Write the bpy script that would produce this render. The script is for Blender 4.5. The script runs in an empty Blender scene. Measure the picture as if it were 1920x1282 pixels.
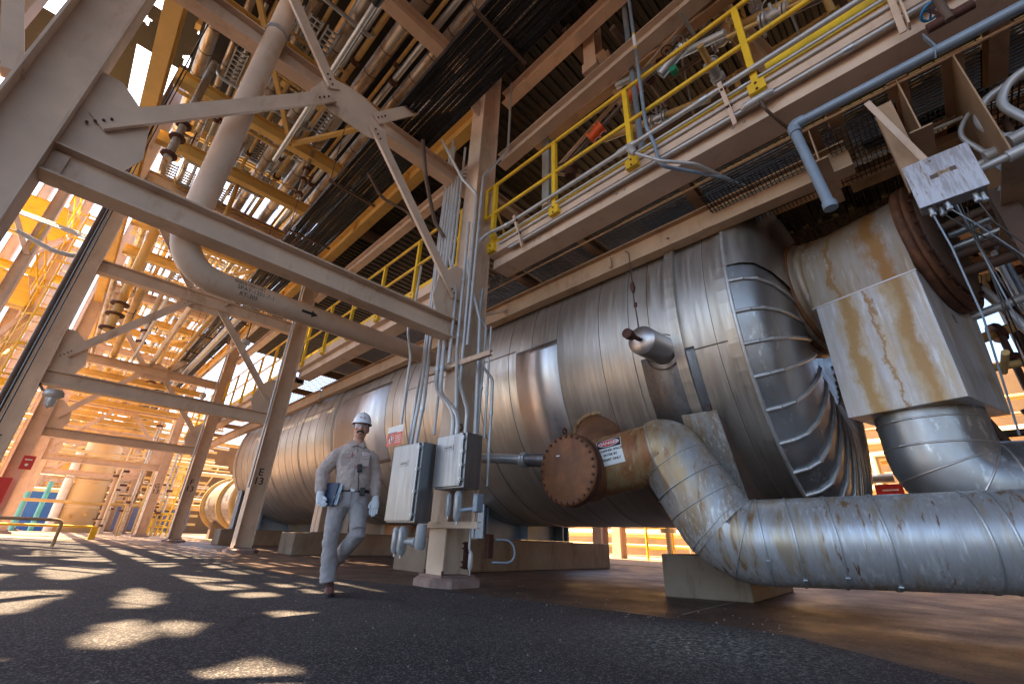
import bpy, bmesh, math, random
from mathutils import Vector, Matrix, noise as mnoise
R = math.radians
PI = math.pi
random.seed(7)
sc = bpy.context.scene
COL = sc.collection

# ------------------------------------------------------------------ camera
CAM_H = 0.57
def cam_axes(yaw, pitch, roll):
    cy, sy, cp, sp = math.cos(yaw), math.sin(yaw), math.cos(pitch), math.sin(pitch)
    f = Vector((sy*cp, cy*cp, sp)); r = Vector((cy, -sy, 0)); u = r.cross(f)
    c, s = math.cos(roll), math.sin(roll)
    return c*r+s*u, -s*r+c*u, f
cr, cu, cf = cam_axes(R(44.32425), R(24.53244), R(2.15734))
cd = bpy.data.cameras.new('camera'); cam = bpy.data.objects.new('camera', cd); COL.objects.link(cam)
cd.sensor_width = 36; cd.lens = 809.26/1920*36; cd.clip_start = 0.05; cd.clip_end = 4000
m = Matrix.Identity(4)
for i in range(3):
    m[i][0] = cr[i]; m[i][1] = cu[i]; m[i][2] = -cf[i]
m.translation = (0, 0, CAM_H)
cam.matrix_world = m
sc.camera = cam

# ------------------------------------------------------------------ sky, sun, exposure
SUN_EL, SUN_AZ = R(57), math.atan2(-0.42, 0.91)     # azimuth measured from +Y towards +X
w = bpy.data.worlds.new('World'); sc.world = w; w.use_nodes = True
nt = w.node_tree; nt.nodes.clear()
sky = nt.nodes.new('ShaderNodeTexSky'); sky.sky_type = 'NISHITA'; sky.sun_disc = False
sky.sun_elevation = SUN_EL; sky.sun_rotation = SUN_AZ; sky.air_density = 1.0; sky.dust_density = 2.0; sky.ozone_density = 1.0
bg = nt.nodes.new('ShaderNodeBackground'); bg.inputs[1].default_value = 0.088
wo = nt.nodes.new('ShaderNodeOutputWorld')
nt.links.new(sky.outputs[0], bg.inputs[0]); nt.links.new(bg.outputs[0], wo.inputs[0])
sd = bpy.data.lights.new('sun', 'SUN'); sd.energy = 5.0; sd.angle = R(0.53); sd.color = (1.0, 0.75, 0.46)
sun = bpy.data.objects.new('sun', sd); COL.objects.link(sun)
dsun = Vector((math.sin(SUN_AZ)*math.cos(SUN_EL), math.cos(SUN_AZ)*math.cos(SUN_EL), math.sin(SUN_EL)))
sun.rotation_euler = dsun.to_track_quat('Z', 'Y').to_euler()
sun.location = (0, 0, 60)
vs = sc.view_settings
vs.view_transform = 'Standard'; vs.look = 'None'; vs.gamma = 1; vs.use_curve_mapping = False
vs.exposure = 2.75
sc.cycles.max_bounces = 7; sc.cycles.diffuse_bounces = 5; sc.cycles.glossy_bounces = 4
sc.cycles.transmission_bounces = 4; sc.cycles.use_denoising = True
sc.cycles.sample_clamp_indirect = 8

def scrx(p):
    v = Vector(p)-Vector((0, 0, CAM_H)); return v.dot(cr)/v.dot(cf)
# ------------------------------------------------------------------ materials
def newmat(name):
    m = bpy.data.materials.new(name); m.use_nodes = True
    return m, m.node_tree, m.node_tree.nodes['Principled BSDF']
def pos_noise(t, scale, mapping=(1, 1, 1), detail=5, rough=.6, rot=(0, 0, 0)):
    g = t.nodes.new('ShaderNodeNewGeometry'); mp = t.nodes.new('ShaderNodeMapping')
    mp.inputs['Scale'].default_value = mapping; mp.inputs['Rotation'].default_value = rot
    n = t.nodes.new('ShaderNodeTexNoise'); n.inputs['Scale'].default_value = scale
    n.inputs['Detail'].default_value = detail; n.inputs['Roughness'].default_value = rough
    t.links.new(g.outputs['Position'], mp.inputs[0]); t.links.new(mp.outputs[0], n.inputs['Vector'])
    return n.outputs['Fac']
def ramp(t, fac, lo, hi):
    r = t.nodes.new('ShaderNodeMapRange'); r.inputs[1].default_value = lo; r.inputs[2].default_value = hi
    t.links.new(fac, r.inputs[0]); return r.outputs[0]
def mixc(t, fac, a, b, mode='MIX'):
    x = t.nodes.new('ShaderNodeMix'); x.data_type = 'RGBA'; x.blend_type = mode
    if isinstance(fac, (int, float)): x.inputs[0].default_value = fac
    else: t.links.new(fac, x.inputs[0])
    for i, c in ((6, a), (7, b)):
        if isinstance(c, tuple): x.inputs[i].default_value = (*c, 1)
        else: t.links.new(c, x.inputs[i])
    return x.outputs[2]
def bump(t, b, fac, dist=.002, strength=1.0):
    n = t.nodes.new('ShaderNodeBump'); n.inputs['Distance'].default_value = dist; n.inputs['Strength'].default_value = strength
    t.links.new(fac, n.inputs['Height']); t.links.new(n.outputs[0], b.inputs['Normal'])
def simple(name, c, rough=.5, metal=0.0, var=.12, scale=3.0, dirt=None, damt=.0, bumpd=0, emit=None):
    m, t, b = newmat(name)
    b.inputs['Roughness'].default_value = rough; b.inputs['Metallic'].default_value = metal
    f = pos_noise(t, scale, detail=6)
    dark = tuple(v*(1-var) for v in c); light = tuple(min(1, v*(1+var)) for v in c)
    o = mixc(t, ramp(t, f, .3, .7), dark, light)
    if dirt:
        d = pos_noise(t, scale*.9+.7, (1, 1, .35), 8, .7)
        o = mixc(t, ramp(t, d, .62-damt*.3, .78), o, dirt)
    t.links.new(o, b.inputs['Base Color'])
    if bumpd: bump(t, b, pos_noise(t, scale*12, detail=3), bumpd)
    return m
M = {}
M['steel'] = simple('painted_steel', (.63, .475, .36), .5, 0, .12, 2.2, (.36, .20, .10), .22, .0010)
M['fitting'] = simple('grey_cast_fitting', (.36, .38, .40), .5, .1, .1, 8)
M['rack_lit'] = simple('warm_lit_rack_steel', (.66, .44, .14), .5, 0, .12, 2.0, (.34, .17, .06), .12, .0006)  # rack steel with the warm bounce light put into its colour
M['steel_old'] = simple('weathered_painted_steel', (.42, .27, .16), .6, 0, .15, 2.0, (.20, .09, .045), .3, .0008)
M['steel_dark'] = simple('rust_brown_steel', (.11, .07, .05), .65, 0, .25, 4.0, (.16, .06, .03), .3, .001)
M['galv'] = simple('galvanized_steel', (.50, .53, .56), .42, .75, .12, 9.0, (.30, .24, .18), .05)
M['galv_paint'] = simple('grey_conduit_paint', (.50, .50, .50), .42, .35, .08, 5.0, (.32, .24, .16), .10)
M['bluegrey'] = simple('blue_grey_paint', (.24, .30, .37), .45, .2, .12, 4.0, (.16, .13, .10), .15)
M['yellow'] = simple('safety_yellow_paint', (.80, .50, .02), .5, 0, .14, 4.0, (.40, .22, .06), .25, .0006)
M['black'] = simple('black_cable', (.018, .017, .018), .35, 0, .2, 6)
M['dark'] = simple('dark_cavity', (.02, .017, .015), .8, 0, .3, 5)
M['rust'] = simple('rusty_flange_steel', (.21, .080, .028), .6, .15, .45, 4.0, (.08, .03, .02), .7, .003)
M['rust_dark'] = simple('dark_rust_bolts', (.09, .035, .025), .7, .3, .3, 14.0, (.03, .018, .015), .2, .001)
M['orange'] = simple('orange_valve_paint', (.75, .12, .02), .45, 0, .1, 5)
M['blue'] = simple('blue_wheel_paint', (.02, .22, .50), .4, 0, .1, 5)
M['bluepanel'] = simple('blue_cladding', (.02, .12, .42), .5, 0, .1, 3)
M['cyan'] = simple('turquoise_paint', (.10, .42, .45), .5, 0, .1, 3)
M['red'] = simple('red_sign_paint', (.55, .03, .03), .45, 0, .08, 3)
M['white'] = simple('white_sign', (.78, .78, .77), .5, 0, .04, 8)
M['ink'] = simple('black_ink', (.02, .02, .022), .6, 0, .1, 8)
M['cream'] = simple('cream_tank_paint', (.70, .53, .30), .5, 0, .06, .8, (.4, .26, .12), .05)
M['plant'] = simple('tan_process_steel', (.58, .38, .13), .55, 0, .3, 1.0, (.28, .15, .07), .3)
M['glass'] = simple('lamp_glass', (.55, .57, .58), .08, .1, .05, 5)
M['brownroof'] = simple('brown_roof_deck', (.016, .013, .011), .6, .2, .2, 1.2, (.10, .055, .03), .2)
M['grating'] = simple('grating_steel', (.20, .19, .19), .5, .6, .2, 6)

def streaked(name, base, stains, metal, rough, mapping, bands=True, damp=1.0, scale=1.0, bumpd=.0012, rot=(0, 0, 0), runs=()):
    """sheet metal with runs of stain following the direction squeezed in `mapping`"""
    m, t, b = newmat(name)
    n0 = pos_noise(t, 1.1*scale, (1, 1, 1), 5)
    o = mixc(t, ramp(t, n0, .3, .7), tuple(v*.82 for v in base), base)
    for i, (c, sc_, lo, hi) in enumerate(stains):
        s = pos_noise(t, sc_*scale, mapping, 6, .62, rot)
        patch = pos_noise(t, .8*scale+.23*i, (1, 1, .6), 3)
        mm = t.nodes.new('ShaderNodeMath'); mm.operation = 'MULTIPLY_ADD'
        t.links.new(patch, mm.inputs[0]); mm.inputs[1].default_value = .55
        t.links.new(s, mm.inputs[2])
        o = mixc(t, ramp(t, mm.outputs[0], lo+.27, hi+.27), o, c)
    for (c, ax, u0, wd, z0) in runs:      # single long runs of rust water: centre u0 along ax, half width wd
        g = t.nodes.new('ShaderNodeNewGeometry'); dt = t.nodes.new('ShaderNodeVectorMath'); dt.operation = 'DOT_PRODUCT'; dt.inputs[1].default_value = ax
        t.links.new(g.outputs['Position'], dt.inputs[0])
        wob = pos_noise(t, 1.2+u0, (1, 1, .6), 5, .7); fine = pos_noise(t, 11, (1, 1, .15), 4, .7)
        def math_(op, a, b_, c_=None):
            q = t.nodes.new('ShaderNodeMath'); q.operation = op
            for i, x in enumerate((a, b_, c_)):
                if x is None: continue
                if isinstance(x, (int, float)): q.inputs[i].default_value = x
                else: t.links.new(x, q.inputs[i])
            return q.outputs[0]
        u = math_('MULTIPLY_ADD', wob, .42, dt.outputs['Value']); u = math_('SUBTRACT', u, u0+.21); u = math_('ABSOLUTE', u, 0)
        u = math_('MULTIPLY_ADD', fine, wd*1.1, u)
        r_ = t.nodes.new('ShaderNodeMapRange'); r_.inputs[1].default_value = wd*1.9; r_.inputs[2].default_value = wd*.95; t.links.new(u, r_.inputs[0])
        o = mixc(t, r_.outputs[0], o, c)
    t.links.new(o, b.inputs['Base Color'])
    b.inputs['Metallic'].default_value = metal
    rr = t.nodes.new('ShaderNodeMapRange'); rr.inputs[1].default_value = .3; rr.inputs[2].default_value = .7
    rr.inputs[3].default_value = rough-.08; rr.inputs[4].default_value = rough+.14
    t.links.new(pos_noise(t, 5*scale, mapping, 5), rr.inputs[0]); t.links.new(rr.outputs[0], b.inputs['Roughness'])
    bump(t, b, pos_noise(t, .9*scale, (1, 1, 1), 3), bumpd*8, .5)
    return m
M['vessel'] = streaked('vessel_cladding', (.51, .475, .435), [((.43, .375, .31), 1.4, .42, .74), ((.30, .21, .12), 2.4, .64, .84), ((.62, .58, .54), 4, .52, .78)],
                       .88, .38, (.25, 3.6, .25), bumpd=.0003)
M['vessel_bright'] = streaked('new_cladding_sheet', (.64, .60, .59), [((.52, .45, .41), 2, .40, .9)], .90, .34, (.3, 1.2, .3), bumpd=.0003)
M['head'] = streaked('head_cladding', (.40, .41, .43), [((.34, .31, .28), 3, .52, .78), ((.64, .66, .68), 14, .60, .75)], .85, .38, (1.2, 1.2, .5), bumpd=.0004)
M['duct'] = streaked('stained_white_cladding', (.60, .60, .625), [((.46, .42, .40), 4, .42, .66), ((.74, .75, .78), 9, .54, .74), ((.50, .42, .32), 3.1, .58, .66), ((.60, .58, .54), 22, .60, .72)],
                     .30, .45, (2.6, 2.6, .20), bumpd=.0004, runs=[((.44, .33, .20), (.2756, .9613, 0), 1.98, .11, 0), ((.38, .23, .09), (.2756, .9613, 0), 1.98, .055, 0), ((.44, .33, .20), (.2756, .9613, 0), 1.53, .13, 0), ((.37, .22, .09), (.2756, .9613, 0), 1.50, .06, 0), ((.36, .22, .11), (.2756, .9613, 0), 1.78, .02, 0)])
M['ducttop'] = streaked('stained_duct_top', (.40, .35, .31), [((.34, .26, .18), 4, .42, .64), ((.52, .47, .44), 10, .54, .74), ((.34, .22, .12), 2.6, .58, .66)],
                     .35, .46, (2.6, 2.6, .22), bumpd=.0004, runs=[((.32, .16, .05), (.2756, .9613, 0), 1.55, .085, 0), ((.30, .17, .07), (.2756, .9613, 0), 2.0, .03, 0)])
M['pipe_clad'] = streaked('aluminium_pipe_cladding', (.57, .585, .62), [((.42, .42, .43), 5, .42, .70), ((.76, .78, .82), 9, .50, .70), ((.43, .36, .27), 3.4, .50, .66), ((.33, .20, .10), 6.0, .60, .70), ((.22, .11, .05), 4.0, .69, .75)],
                     .55, .38, (1.6, 3.6, .35), bumpd=.0004)
M['pipe_rusty'] = streaked('rust_stained_cladding', (.44, .44, .45), [((.37, .27, .16), 2.6, .40, .64), ((.28, .14, .06), 5, .56, .72), ((.60, .60, .60), 15, .54, .68)],
                     .45, .44, (1.8, 2.4, .55), bumpd=.0005)
M['nozzle'] = streaked('rusty_insulated_nozzle', (.36, .25, .12), [((.30, .12, .045), 2.6, .40, .62), ((.16, .055, .03), 5, .52, .70), ((.46, .36, .22), 14, .58, .74)],
                     .25, .52, (1.6, 2.4, .7), bumpd=.0006)
M['clad_warm'] = streaked('overhead_pipe_cladding', (.56, .50, .43), [((.34, .22, .12), 5, .50, .66)], .7, .38, (2, .4, 2))
M['stainless'] = streaked('brushed_stainless', (.29, .30, .32), [((.22, .22, .23), 6, .42, .66), ((.40, .40, .42), 15, .56, .72)], .92, .38, (6, 6, .3), bumpd=.0003)
M['boxstain'] = streaked('stained_box_lid', (.56, .56, .60), [((.36, .33, .34), 7, .48, .62), ((.30, .20, .14), 12, .62, .72)], .35, .38, (4, 4, .6), bumpd=.0003)

def concrete(name, c1, c2, c3, scale=1.2, speck=90):
    m, t, b = newmat(name)
    o = mixc(t, ramp(t, pos_noise(t, scale, detail=8), .35, .65), c1, c2)
    o = mixc(t, ramp(t, pos_noise(t, scale*2.7, (1, 1, .3), 8, .7), .52, .74), o, c3)
    o = mixc(t, ramp(t, pos_noise(t, speck, detail=2), .3, .7), o, tuple(v*1.25 for v in c1), 'MIX') if False else o
    t.links.new(o, b.inputs['Base Color']); b.inputs['Roughness'].default_value = .8
    bump(t, b, pos_noise(t, speck, detail=4), .002)
    return m
M['plinth'] = concrete('stained_concrete', (.25, .20, .15), (.19, .125, .08), (.11, .05, .025), 1.3)
M['pad'] = concrete('painted_concrete_pad', (.30, .20, .17), (.22, .14, .12), (.36, .29, .26), 5)
# ground: reddish dusty concrete
def ground_mat():
    m, t, b = newmat('red_dusty_concrete')
    o = mixc(t, ramp(t, pos_noise(t, .55, detail=8), .35, .65), (.060, .035, .028), (.108, .062, .045))
    o = mixc(t, ramp(t, pos_noise(t, 1.3, (1, .8, 1), 10, .75), .54, .66), o, (.040, .034, .034))
    o = mixc(t, ramp(t, pos_noise(t, 2.9, (1, .9, 1), 10, .75), .58, .68), o, (.13, .095, .07))
    o = mixc(t, ramp(t, pos_noise(t, 34, detail=4), .56, .68), o, (.15, .115, .09))
    o = mixc(t, ramp(t, pos_noise(t, 90, detail=2), .64, .76), o, (.30, .25, .21))
    o = mixc(t, ramp(t, pos_noise(t, 22, detail=5, rough=.8), .60, .68), o, (.022, .014, .012))
    t.links.new(o, b.inputs['Base Color'])
    rr = ramp(t, pos_noise(t, 1.5, detail=5), -.2, 1.1); t.links.new(rr, b.inputs['Roughness']); b.inputs['Specular IOR Level'].default_value = .25
    bump(t, b, pos_noise(t, 45, detail=5), .003)
    return m
M['ground'] = ground_mat()
def asphalt_mat():
    m, t, b = newmat('asphalt')
    o = mixc(t, ramp(t, pos_noise(t, .7, detail=6), .35, .65), (.040, .038, .044), (.064, .059, .065))
    o = mixc(t, ramp(t, pos_noise(t, 2.2, (1, 1, 1), 8, .75), .60, .66), o, (.032, .031, .035))
    v = t.nodes.new('ShaderNodeTexVoronoi'); v.inputs['Scale'].default_value = 130
    g = t.nodes.new('ShaderNodeNewGeometry'); t.links.new(g.outputs['Position'], v.inputs['Vector'])
    sp = t.nodes.new('ShaderNodeSeparateColor'); t.links.new(v.outputs['Color'], sp.inputs[0])
    o = mixc(t, ramp(t, sp.outputs[0], .70, 1.0), o, (.22, .20, .19))
    vc = t.nodes.new('ShaderNodeTexVoronoi'); vc.feature = 'DISTANCE_TO_EDGE'; vc.inputs['Scale'].default_value = .55
    wv = t.nodes.new('ShaderNodeVectorMath'); wv.operation = 'MULTIPLY_ADD'
    nz_ = t.nodes.new('ShaderNodeTexNoise'); nz_.inputs['Scale'].default_value = 1.6; nz_.inputs['Detail'].default_value = 6; t.links.new(g.outputs['Position'], nz_.inputs['Vector'])
    wv.inputs[1].default_value = (.9, .9, 0); t.links.new(nz_.outputs['Color'], wv.inputs[0]); t.links.new(g.outputs['Position'], wv.inputs[2]); t.links.new(wv.outputs[0], vc.inputs['Vector'])
    ck = t.nodes.new('ShaderNodeMapRange'); ck.inputs[1].default_value = .012; ck.inputs[2].default_value = .003; t.links.new(vc.outputs['Distance'], ck.inputs[0])
    cm = t.nodes.new('ShaderNodeMath'); cm.operation = 'MULTIPLY'; cm.inputs[1].default_value = .30; t.links.new(ck.outputs[0], cm.inputs[0])
    o = mixc(t, cm.outputs[0], o, (.012, .012, .014))
    o = mixc(t, ramp(t, pos_noise(t, .8, (1, .25, 1), 4, .6), .60, .70), o, (.075, .068, .066))
    # pale mineral dust towards the right hand edge
    gx = t.nodes.new('ShaderNodeSeparateXYZ'); t.links.new(g.outputs['Position'], gx.inputs[0])
    e = t.nodes.new('ShaderNodeVectorMath'); e.operation = 'DISTANCE'; e.inputs[1].default_value = (3.25, 1.45, 0)
    t.links.new(g.outputs['Position'], e.inputs[0])
    blob = t.nodes.new('ShaderNodeMapRange'); blob.inputs[1].default_value = 1.0; blob.inputs[2].default_value = .25
    t.links.new(e.outputs['Value'], blob.inputs[0])
    sp2 = ramp(t, pos_noise(t, 26, (1, 1, 1), 7, .8), .50, .62)
    mu = t.nodes.new('ShaderNodeMath'); mu.operation = 'MULTIPLY'
    t.links.new(blob.outputs[0], mu.inputs[0]); t.links.new(sp2, mu.inputs[1])
    o = mixc(t, mu.outputs[0], o, (.34, .38, .33))
    t.links.new(o, b.inputs['Base Color']); b.inputs['Roughness'].default_value = .8; b.inputs['Specular IOR Level'].default_value = .12
    dsp = t.nodes.new('ShaderNodeMath'); dsp.operation = 'MULTIPLY'; dsp.inputs[1].default_value = -1
    t.links.new(v.outputs['Distance'], dsp.inputs[0]); bump(t, b, dsp.outputs[0], .0025, .6)
    return m
M['asphalt'] = asphalt_mat()
M['shirt'] = simple('tan_grey_shirt_cotton', (.46, .37, .335), .85, 0, .06, 25, None, 0, .0012)
M['pants'] = simple('grey_work_trousers', (.34, .315, .32), .85, 0, .07, 30, None, 0, .0012)
M['skin'] = simple('skin', (.56, .28, .19), .5, 0, .06, 20)
M['hair'] = simple('dark_hair', (.06, .035, .025), .7, 0, .2, 60)
M['glove'] = simple('white_glove_knit', (.70, .73, .78), .8, 0, .05, 60, None, 0, .001)
M['hat'] = simple('white_hard_hat_plastic', (.84, .85, .90), .3, 0, .02, 5)
M['boot'] = simple('brown_boot_leather', (.16, .07, .06), .6, 0, .2, 30)
M['sole'] = simple('black_sole_rubber', (.03, .028, .03), .8, 0, .1, 30)
M['lens'] = simple('safety_glass_lens', (.60, .60, .66), .06, .25, .03, 5)
M['navy'] = simple('navy_clipboard_cover', (.02, .035, .075), .45, 0, .2, 18)

# ------------------------------------------------------------------ geometry helpers
def V(*a): return Vector(a)
def basis(d, up=None):
    d = Vector(d).normalized(); up = Vector(up) if up is not None else Vector((0, 0, 1))
    if abs(d.dot(up.normalized())) > .98: up = Vector((0, 1, 0)) if abs(d.y) < .9 else Vector((1, 0, 0))
    s = up.cross(d).normalized(); u = d.cross(s).normalized()
    return d, s, u
class MB:
    def __init__(self): self.v = []; self.f = []; self.s = []; self.p = []
    def mark(self): self.p.append((len(self.v), len(self.f))); return self
    def add(self, vs, fs, smooth=False):
        o = len(self.v); self.v += [Vector(v) for v in vs]
        for f in fs: self.f.append([i+o for i in f]); self.s.append(smooth)
        return self
    def bar(self, a, b, wd, ht, up=None, so=0, uo=0):
        """box from a to b, wd across (side), ht along up; so/uo shift it sideways/up"""
        self.mark(); a, b = Vector(a), Vector(b); d, s, u = basis(b-a, up)
        vs = []
        for p in (a, b):
            p = p+s*so+u*uo
            for i, j in ((-1, -1), (1, -1), (1, 1), (-1, 1)): vs.append(p+s*i*wd/2+u*j*ht/2)
        return self.add(vs, [(0, 3, 2, 1), (4, 5, 6, 7), (0, 1, 5, 4), (1, 2, 6, 5), (2, 3, 7, 6), (3, 0, 4, 7)])
    def box(self, p0, p1):
        self.mark(); (x0, y0, z0), (x1, y1, z1) = p0, p1
        return self.add([(x0, y0, z0), (x1, y0, z0), (x1, y1, z0), (x0, y1, z0), (x0, y0, z1), (x1, y0, z1), (x1, y1, z1), (x0, y1, z1)],
                        [(0, 3, 2, 1), (4, 5, 6, 7), (0, 1, 5, 4), (1, 2, 6, 5), (2, 3, 7, 6), (3, 0, 4, 7)])
    def ibeam(self, a, b, h, wd, tf=.018, tw=.014, up=None):
        self.bar(a, b, wd, tf, up, 0, h/2-tf/2); self.bar(a, b, wd, tf, up, 0, -h/2+tf/2)
        return self.bar(a, b, tw, h-2*tf, up)
    def channel(self, a, b, h, wd, t=.012, up=None, flip=1):
        self.bar(a, b, t, h, up); self.bar(a, b, wd-t, t, up, flip*wd/2, h/2-t/2)
        return self.bar(a, b, wd-t, t, up, flip*wd/2, -h/2+t/2)
    def tube(self, pts, r, n=12, caps=True, smooth=True):
        self.mark(); pts = [Vector(p) for p in pts]; k = len(pts)
        rs = r if isinstance(r, (list, tuple)) else [r]*k
        d, s, u = basis(pts[1]-pts[0]); vs = []; prev = d
        for i, p in enumerate(pts):
            t = (pts[min(i+1, k-1)]-pts[max(i-1, 0)])
            if 0 < i < k-1:
                t = (pts[i+1]-p).normalized()+(p-pts[i-1]).normalized()
            t.normalize()
            q = prev.rotation_difference(t); s = q @ s; u = q @ u; prev = t
            sc_ = 1.0
            for j in range(n):
                a = 2*PI*j/n; vs.append(p+(s*math.cos(a)+u*math.sin(a))*rs[i]*sc_)
        fs = [(i*n+j, i*n+(j+1) % n, (i+1)*n+(j+1) % n, (i+1)*n+j) for i in range(k-1) for j in range(n)]
        self.add(vs, fs, smooth)
        if caps:
            self.add(vs[:n], [tuple(reversed(range(n)))]); self.add(vs[-n:], [tuple(range(n))])
        return self
    def cyl(self, a, b, r, n=16, r2=None, smooth=True): return self.tube([a, b], [r, r if r2 is None else r2], n, True, smooth)
    def lathe(self, prof, o, axis, n=32, a0=0, a1=2*PI, up=None, smooth=True):
        """prof: list of (radius, distance along axis)"""
        self.mark(); o = Vector(o); d, s, u = basis(axis, up); full = abs(a1-a0-2*PI) < 1e-6; m_ = n if full else n+1
        vs = [o+d*t+(s*math.cos(a0+(a1-a0)*j/n)+u*math.sin(a0+(a1-a0)*j/n))*r for r, t in prof for j in range(m_)]
        fs = []
        for i in range(len(prof)-1):
            for j in range(n):
                j2 = (j+1) % m_
                fs.append((i*m_+j, i*m_+j2, (i+1)*m_+j2, (i+1)*m_+j))
        return self.add(vs, fs, smooth)
    def bolts(self, c, axis, rad, n, r=.02, h=.03, phase=0):
        d, s, u = basis(axis)
        for i in range(n):
            a = phase+2*PI*i/n; p = Vector(c)+(s*math.cos(a)+u*math.sin(a))*rad
            self.cyl(p, p+d*h, r, 6, smooth=False)
        return self
    def torus(self, c, axis, R_, r, n=24, m_=8):
        self.mark(); d, s, u = basis(axis); pts = []
        for i in range(n):
            a = 2*PI*i/n; q = s*math.cos(a)+u*math.sin(a)
            for j in range(m_):
                b = 2*PI*j/m_; pts.append(Vector(c)+q*(R_+r*math.cos(b))+d*r*math.sin(b))
        return self.add(pts, [(i*m_+j, i*m_+(j+1) % m_, ((i+1) % n)*m_+(j+1) % m_, ((i+1) % n)*m_+j) for i in range(n) for j in range(m_)], True)
    def prism(self, poly, axis_vec):
        self.mark(); k = len(poly); a = [Vector(p) for p in poly]; b = [p+Vector(axis_vec) for p in a]
        return self.add(a+b, [tuple(reversed(range(k))), tuple(range(k, 2*k))]+[(i, (i+1) % k, k+(i+1) % k, k+i) for i in range(k)])
    def split(self, name, mat, parent):
        """every primitive of this builder becomes a part of its own"""
        ends = self.p[1:]+[(len(self.v), len(self.f))]; out = []
        for (v0, f0), (v1, f1) in zip(self.p, ends):
            q = MB(); q.v = self.v[v0:v1]; q.f = [[i-v0 for i in f] for f in self.f[f0:f1]]; q.s = self.s[f0:f1]
            out.append(q.build(name, mat, parent))
        return out
    def build(self, name, mat, parent=None, label=None, cat=None, group=None, kind=None, bevel=0, loc=None):
        off = Vector((0, 0, 0)); p = parent
        while p is not None: off += p.location; p = p.parent
        if parent is None:
            if loc is None and self.v:
                n = len(self.v); lo = Vector([min(v[i] for v in self.v) for i in range(3)]); hi = Vector([max(v[i] for v in self.v) for i in range(3)])
                loc = Vector(((lo.x+hi.x)/2, (lo.y+hi.y)/2, lo.z))
            off = Vector(loc or (0, 0, 0))
        me = bpy.data.meshes.new(name); me.from_pydata([v-off for v in self.v], [], self.f)
        me.polygons.foreach_set('use_smooth', self.s); me.validate(); me.update()
        bm = bmesh.new(); bm.from_mesh(me); bmesh.ops.recalc_face_normals(bm, faces=bm.faces); bm.to_mesh(me); bm.free()
        o = bpy.data.objects.new(name, me); COL.objects.link(o); me.materials.append(M[mat] if isinstance(mat, str) else mat)
        if parent is not None: o.parent = parent
        else: o.location = off
        tag(o, label, cat, group, kind)
        if bevel:
            md = o.modifiers.new('bevel', 'BEVEL'); md.width = bevel; md.segments = 2; md.limit_method = 'ANGLE'; md.angle_limit = R(40)
        return o
def tag(o, label=None, cat=None, group=None, kind=None):
    if label: o['label'] = label
    if cat: o['category'] = cat
    if group: o['group'] = group
    if kind: o['kind'] = kind
    return o
def thing(name, loc, label, cat, group=None):
    o = bpy.data.objects.new(name, None); COL.objects.link(o); o.location = loc; o.empty_display_size = .1
    return tag(o, label, cat, group)
def copy_tree(o, delta, label=None):
    c = o.copy(); COL.objects.link(c); c.location = o.location+Vector(delta)
    if label: c['label'] = label
    for ch in list(o.children):
        d = ch.copy(); COL.objects.link(d); d.parent = c
        for g in list(ch.children):
            e = g.copy(); COL.objects.link(e); e.parent = d
    return c
def fillet(pts, rad, steps=6):
    pts = [Vector(p) for p in pts]; out = [pts[0]]
    for i in range(1, len(pts)-1):
        a, p, b = pts[i-1], pts[i], pts[i+1]; u = (a-p).normalized(); v = (b-p).normalized()
        ang = u.angle(v)
        if ang > R(176): out.append(p); continue
        t = min(rad/math.tan(ang/2), (a-p).length*.48, (b-p).length*.48); r = t*math.tan(ang/2)
        c = p+(u+v).normalized()*(r/math.sin(ang/2)); p0 = p+u*t; p1 = p+v*t
        q0, q1 = p0-c, p1-c; th = q0.angle(q1)
        for k in range(steps+1):
            f = k/steps
            out.append(c+(q0*math.sin((1-f)*th)+q1*math.sin(f*th))/math.sin(th))
    out.append(pts[-1]); return out
def text(body, name, mat, origin, xdir, ydir, size, parent, align='CENTER', wrap=None, depth=.0015, spacing=1.0, bold=0.0):
    """flat lettering on a surface; wrap=(centre, axis, radius) bends it round a pipe whose axis is xdir"""
    cu_ = bpy.data.curves.new('txt', 'FONT'); cu_.body = body; cu_.size = size; cu_.align_x = align; cu_.space_line = spacing; cu_.offset = bold
    cu_.resolution_u = 3
    to = bpy.data.objects.new('txt', cu_); COL.objects.link(to)
    dg = bpy.context.evaluated_depsgraph_get(); dg.update()
    me = bpy.data.meshes.new_from_object(to.evaluated_get(dg)); bpy.data.objects.remove(to); bpy.data.curves.remove(cu_)
    b = MB(); xd = Vector(xdir).normalized(); yd = Vector(ydir).normalized(); nd = xd.cross(yd)
    vs = []
    for v in me.vertices:
        x, y = v.co.x, v.co.y
        if wrap:
            c, rad = Vector(wrap[0]), wrap[1]
            base = Vector(origin)-c; rv = base-xd*base.dot(xd); ph = y/rad
            nrm = rv.normalized()
            vs.append(c+xd*(base.dot(xd)+x)+(nrm*math.cos(ph)+yd*math.sin(ph))*(rad+depth))
        else: vs.append(Vector(origin)+xd*x+yd*y+nd*depth)
    b.add(vs, [tuple(p.vertices) for p in me.polygons]); bpy.data.meshes.remove(me)
    if wrap is None:  # give the paint a hair of thickness
        pass
    o = b.build(name, mat, parent); return o
NUM = ['first', 'second', 'third', 'fourth', 'fifth', 'sixth', 'seventh', 'eighth', 'ninth', 'tenth', 'eleventh', 'twelfth',
       'thirteenth', 'fourteenth', 'fifteenth', 'sixteenth', 'seventeenth', 'eighteenth', 'nineteenth', 'twentieth', 'twenty-first', 'twenty-second', 'twenty-third', 'twenty-fourth']

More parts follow.
